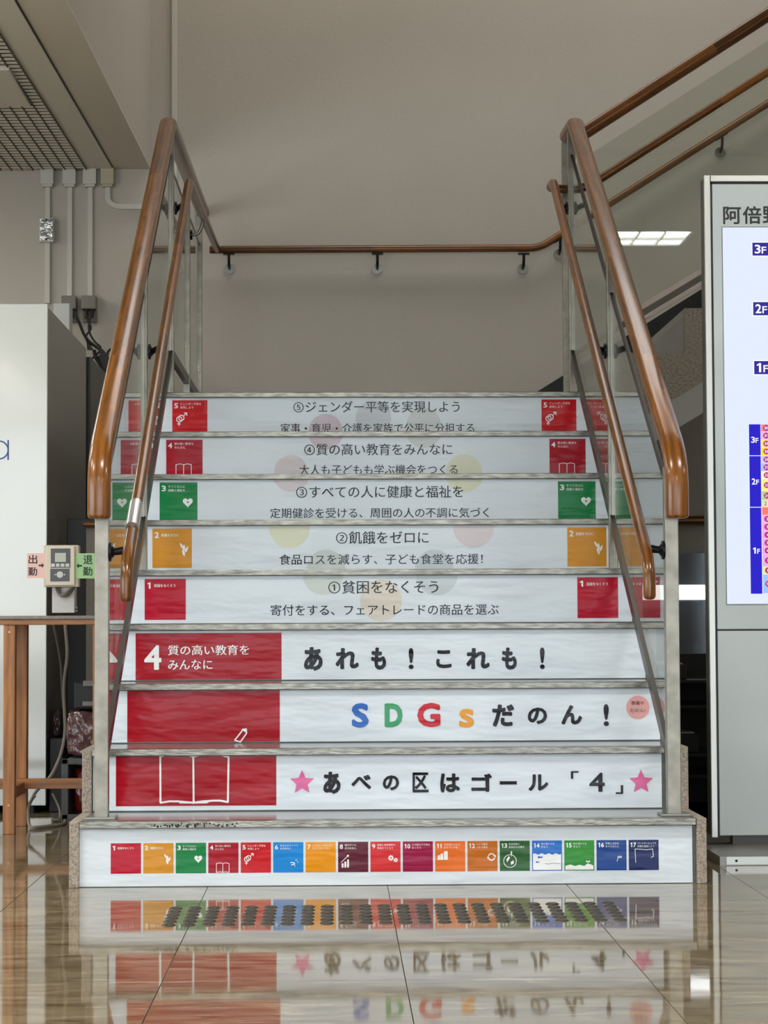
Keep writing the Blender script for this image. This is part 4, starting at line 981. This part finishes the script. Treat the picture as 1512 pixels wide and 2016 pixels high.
for i in range(3):
    xx = at_y(64+i*13, 1608, 1.82)[0]; mb.box(xx, xx+.003, 1.805, 1.815, .0255, .0265).box(xx+.007, xx+.010, 1.805, 1.815, .0255, .0265)
mb.build('socket', BLACKP, ps)

# ------------------------------------------------------------ right: things behind the kiosk edge
sc2 = thing('steel_cabinet', 'glossy blue-grey steel cabinet under the upper flight, seen beside the kiosk', 'cabinet')
Yq = 3.4
GSM = mat('gloss_steel', '#828b95', .18, .7, bump=.2, bscale=20)
MB().bevbox(1.0, 2.4, Yq, 4.3, .02, at_y(1350, 1087, Yq)[1], .006).build('body', GSM, sc2)
lm = thing('reflection_strip', 'bright white glowing strip standing in for a daylight reflection on the steel cabinet', 'reflection')  # emissive strip added in place of a daylight reflection on the steel
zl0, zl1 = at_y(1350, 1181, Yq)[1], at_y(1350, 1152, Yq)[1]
MB().bevbox(.99, 2.2, Yq-.05, Yq-.001, zl0+.004, zl1-.004, .01).build('strip_back', WHITE, lm)
MB().bevbox(.99, 2.2, Yq-.062, Yq-.051, zl0, zl1, .004).build('rod', emis('reflection_glow', (.95, 1, 1), 2.2), lm)  # glowing bar imitates the reflection, no lamp stands here
wr2 = thing('wooden_wall_rail', 'dark wooden rail on the rear wall above the steel cabinet', 'handrail')
mb = MB(); zz = at_y(1350, 1024, 4.55)[1]; sweep(mb, [(1.02, 4.56, zz), (3, 4.56, zz)], .022, .022, 0, 14, .003); mb.build('rail', WOOD, wr2)
mb = MB()
for xx in (1.3, 2.4): mb.cyl((xx, 4.65, zz-.03), (xx, 4.56, zz-.018), .008, n=10)
mb.build('bracket', BLK, wr2)
rk = thing('black_rack', 'black open shelving rack behind the kiosk, beside the granite curb', 'shelf rack')
Yk = 1.9; rx0, rx1 = 1.02, 1.5
mb = MB()
for xx in (rx0, rx1-.02):
    for yy in (Yk, Yk+.42): mb.box(xx, xx+.02, yy, yy+.02, 0, .62)
mb.build('frame', BLACKP, rk)
SHM = mat('shelf_black', '#242628', .3)
for py in (1655, 1605, 1532, 1490, 1395, 1345):
    z_ = max(.015, at_y(1370, py, Yk)[1]); MB().bevbox(rx0, rx1, Yk, Yk+.44, z_, z_+.012, .002).build('shelf', SHM, rk)
MB().box(rx0, rx1, Yk+.43, Yk+.445, .0, .60).build('back_panel', BLACKP, rk)
for i, (py, w_, h_, d_, lab) in enumerate(((1345, .16, .055, .3, 'black tray of papers on the top shelf of the black rack'), (1490, .20, .07, .28, 'black file box on the middle shelf of the black rack'), (1655, .22, .045, .25, 'black file box on the lowest shelf of the black rack'))):
    z_ = at_y(1370, py, Yk)[1]+.0125; t = thing('file_tray', lab, 'tray', 'trays in the black rack')
    MB().bevbox(rx0+.04+i*.015, rx0+.04+w_, Yk+.03, Yk+.03+d_, z_, z_+h_, .004).build('box', BLACKP, t)
    MB().bevbox(rx0+.045+i*.02, rx0+.03+w_, Yk+.05, Yk+.02+d_, z_+h_, z_+h_+.006, .002).build('papers', mat('dim_paper', '#8f9496', .5), t)
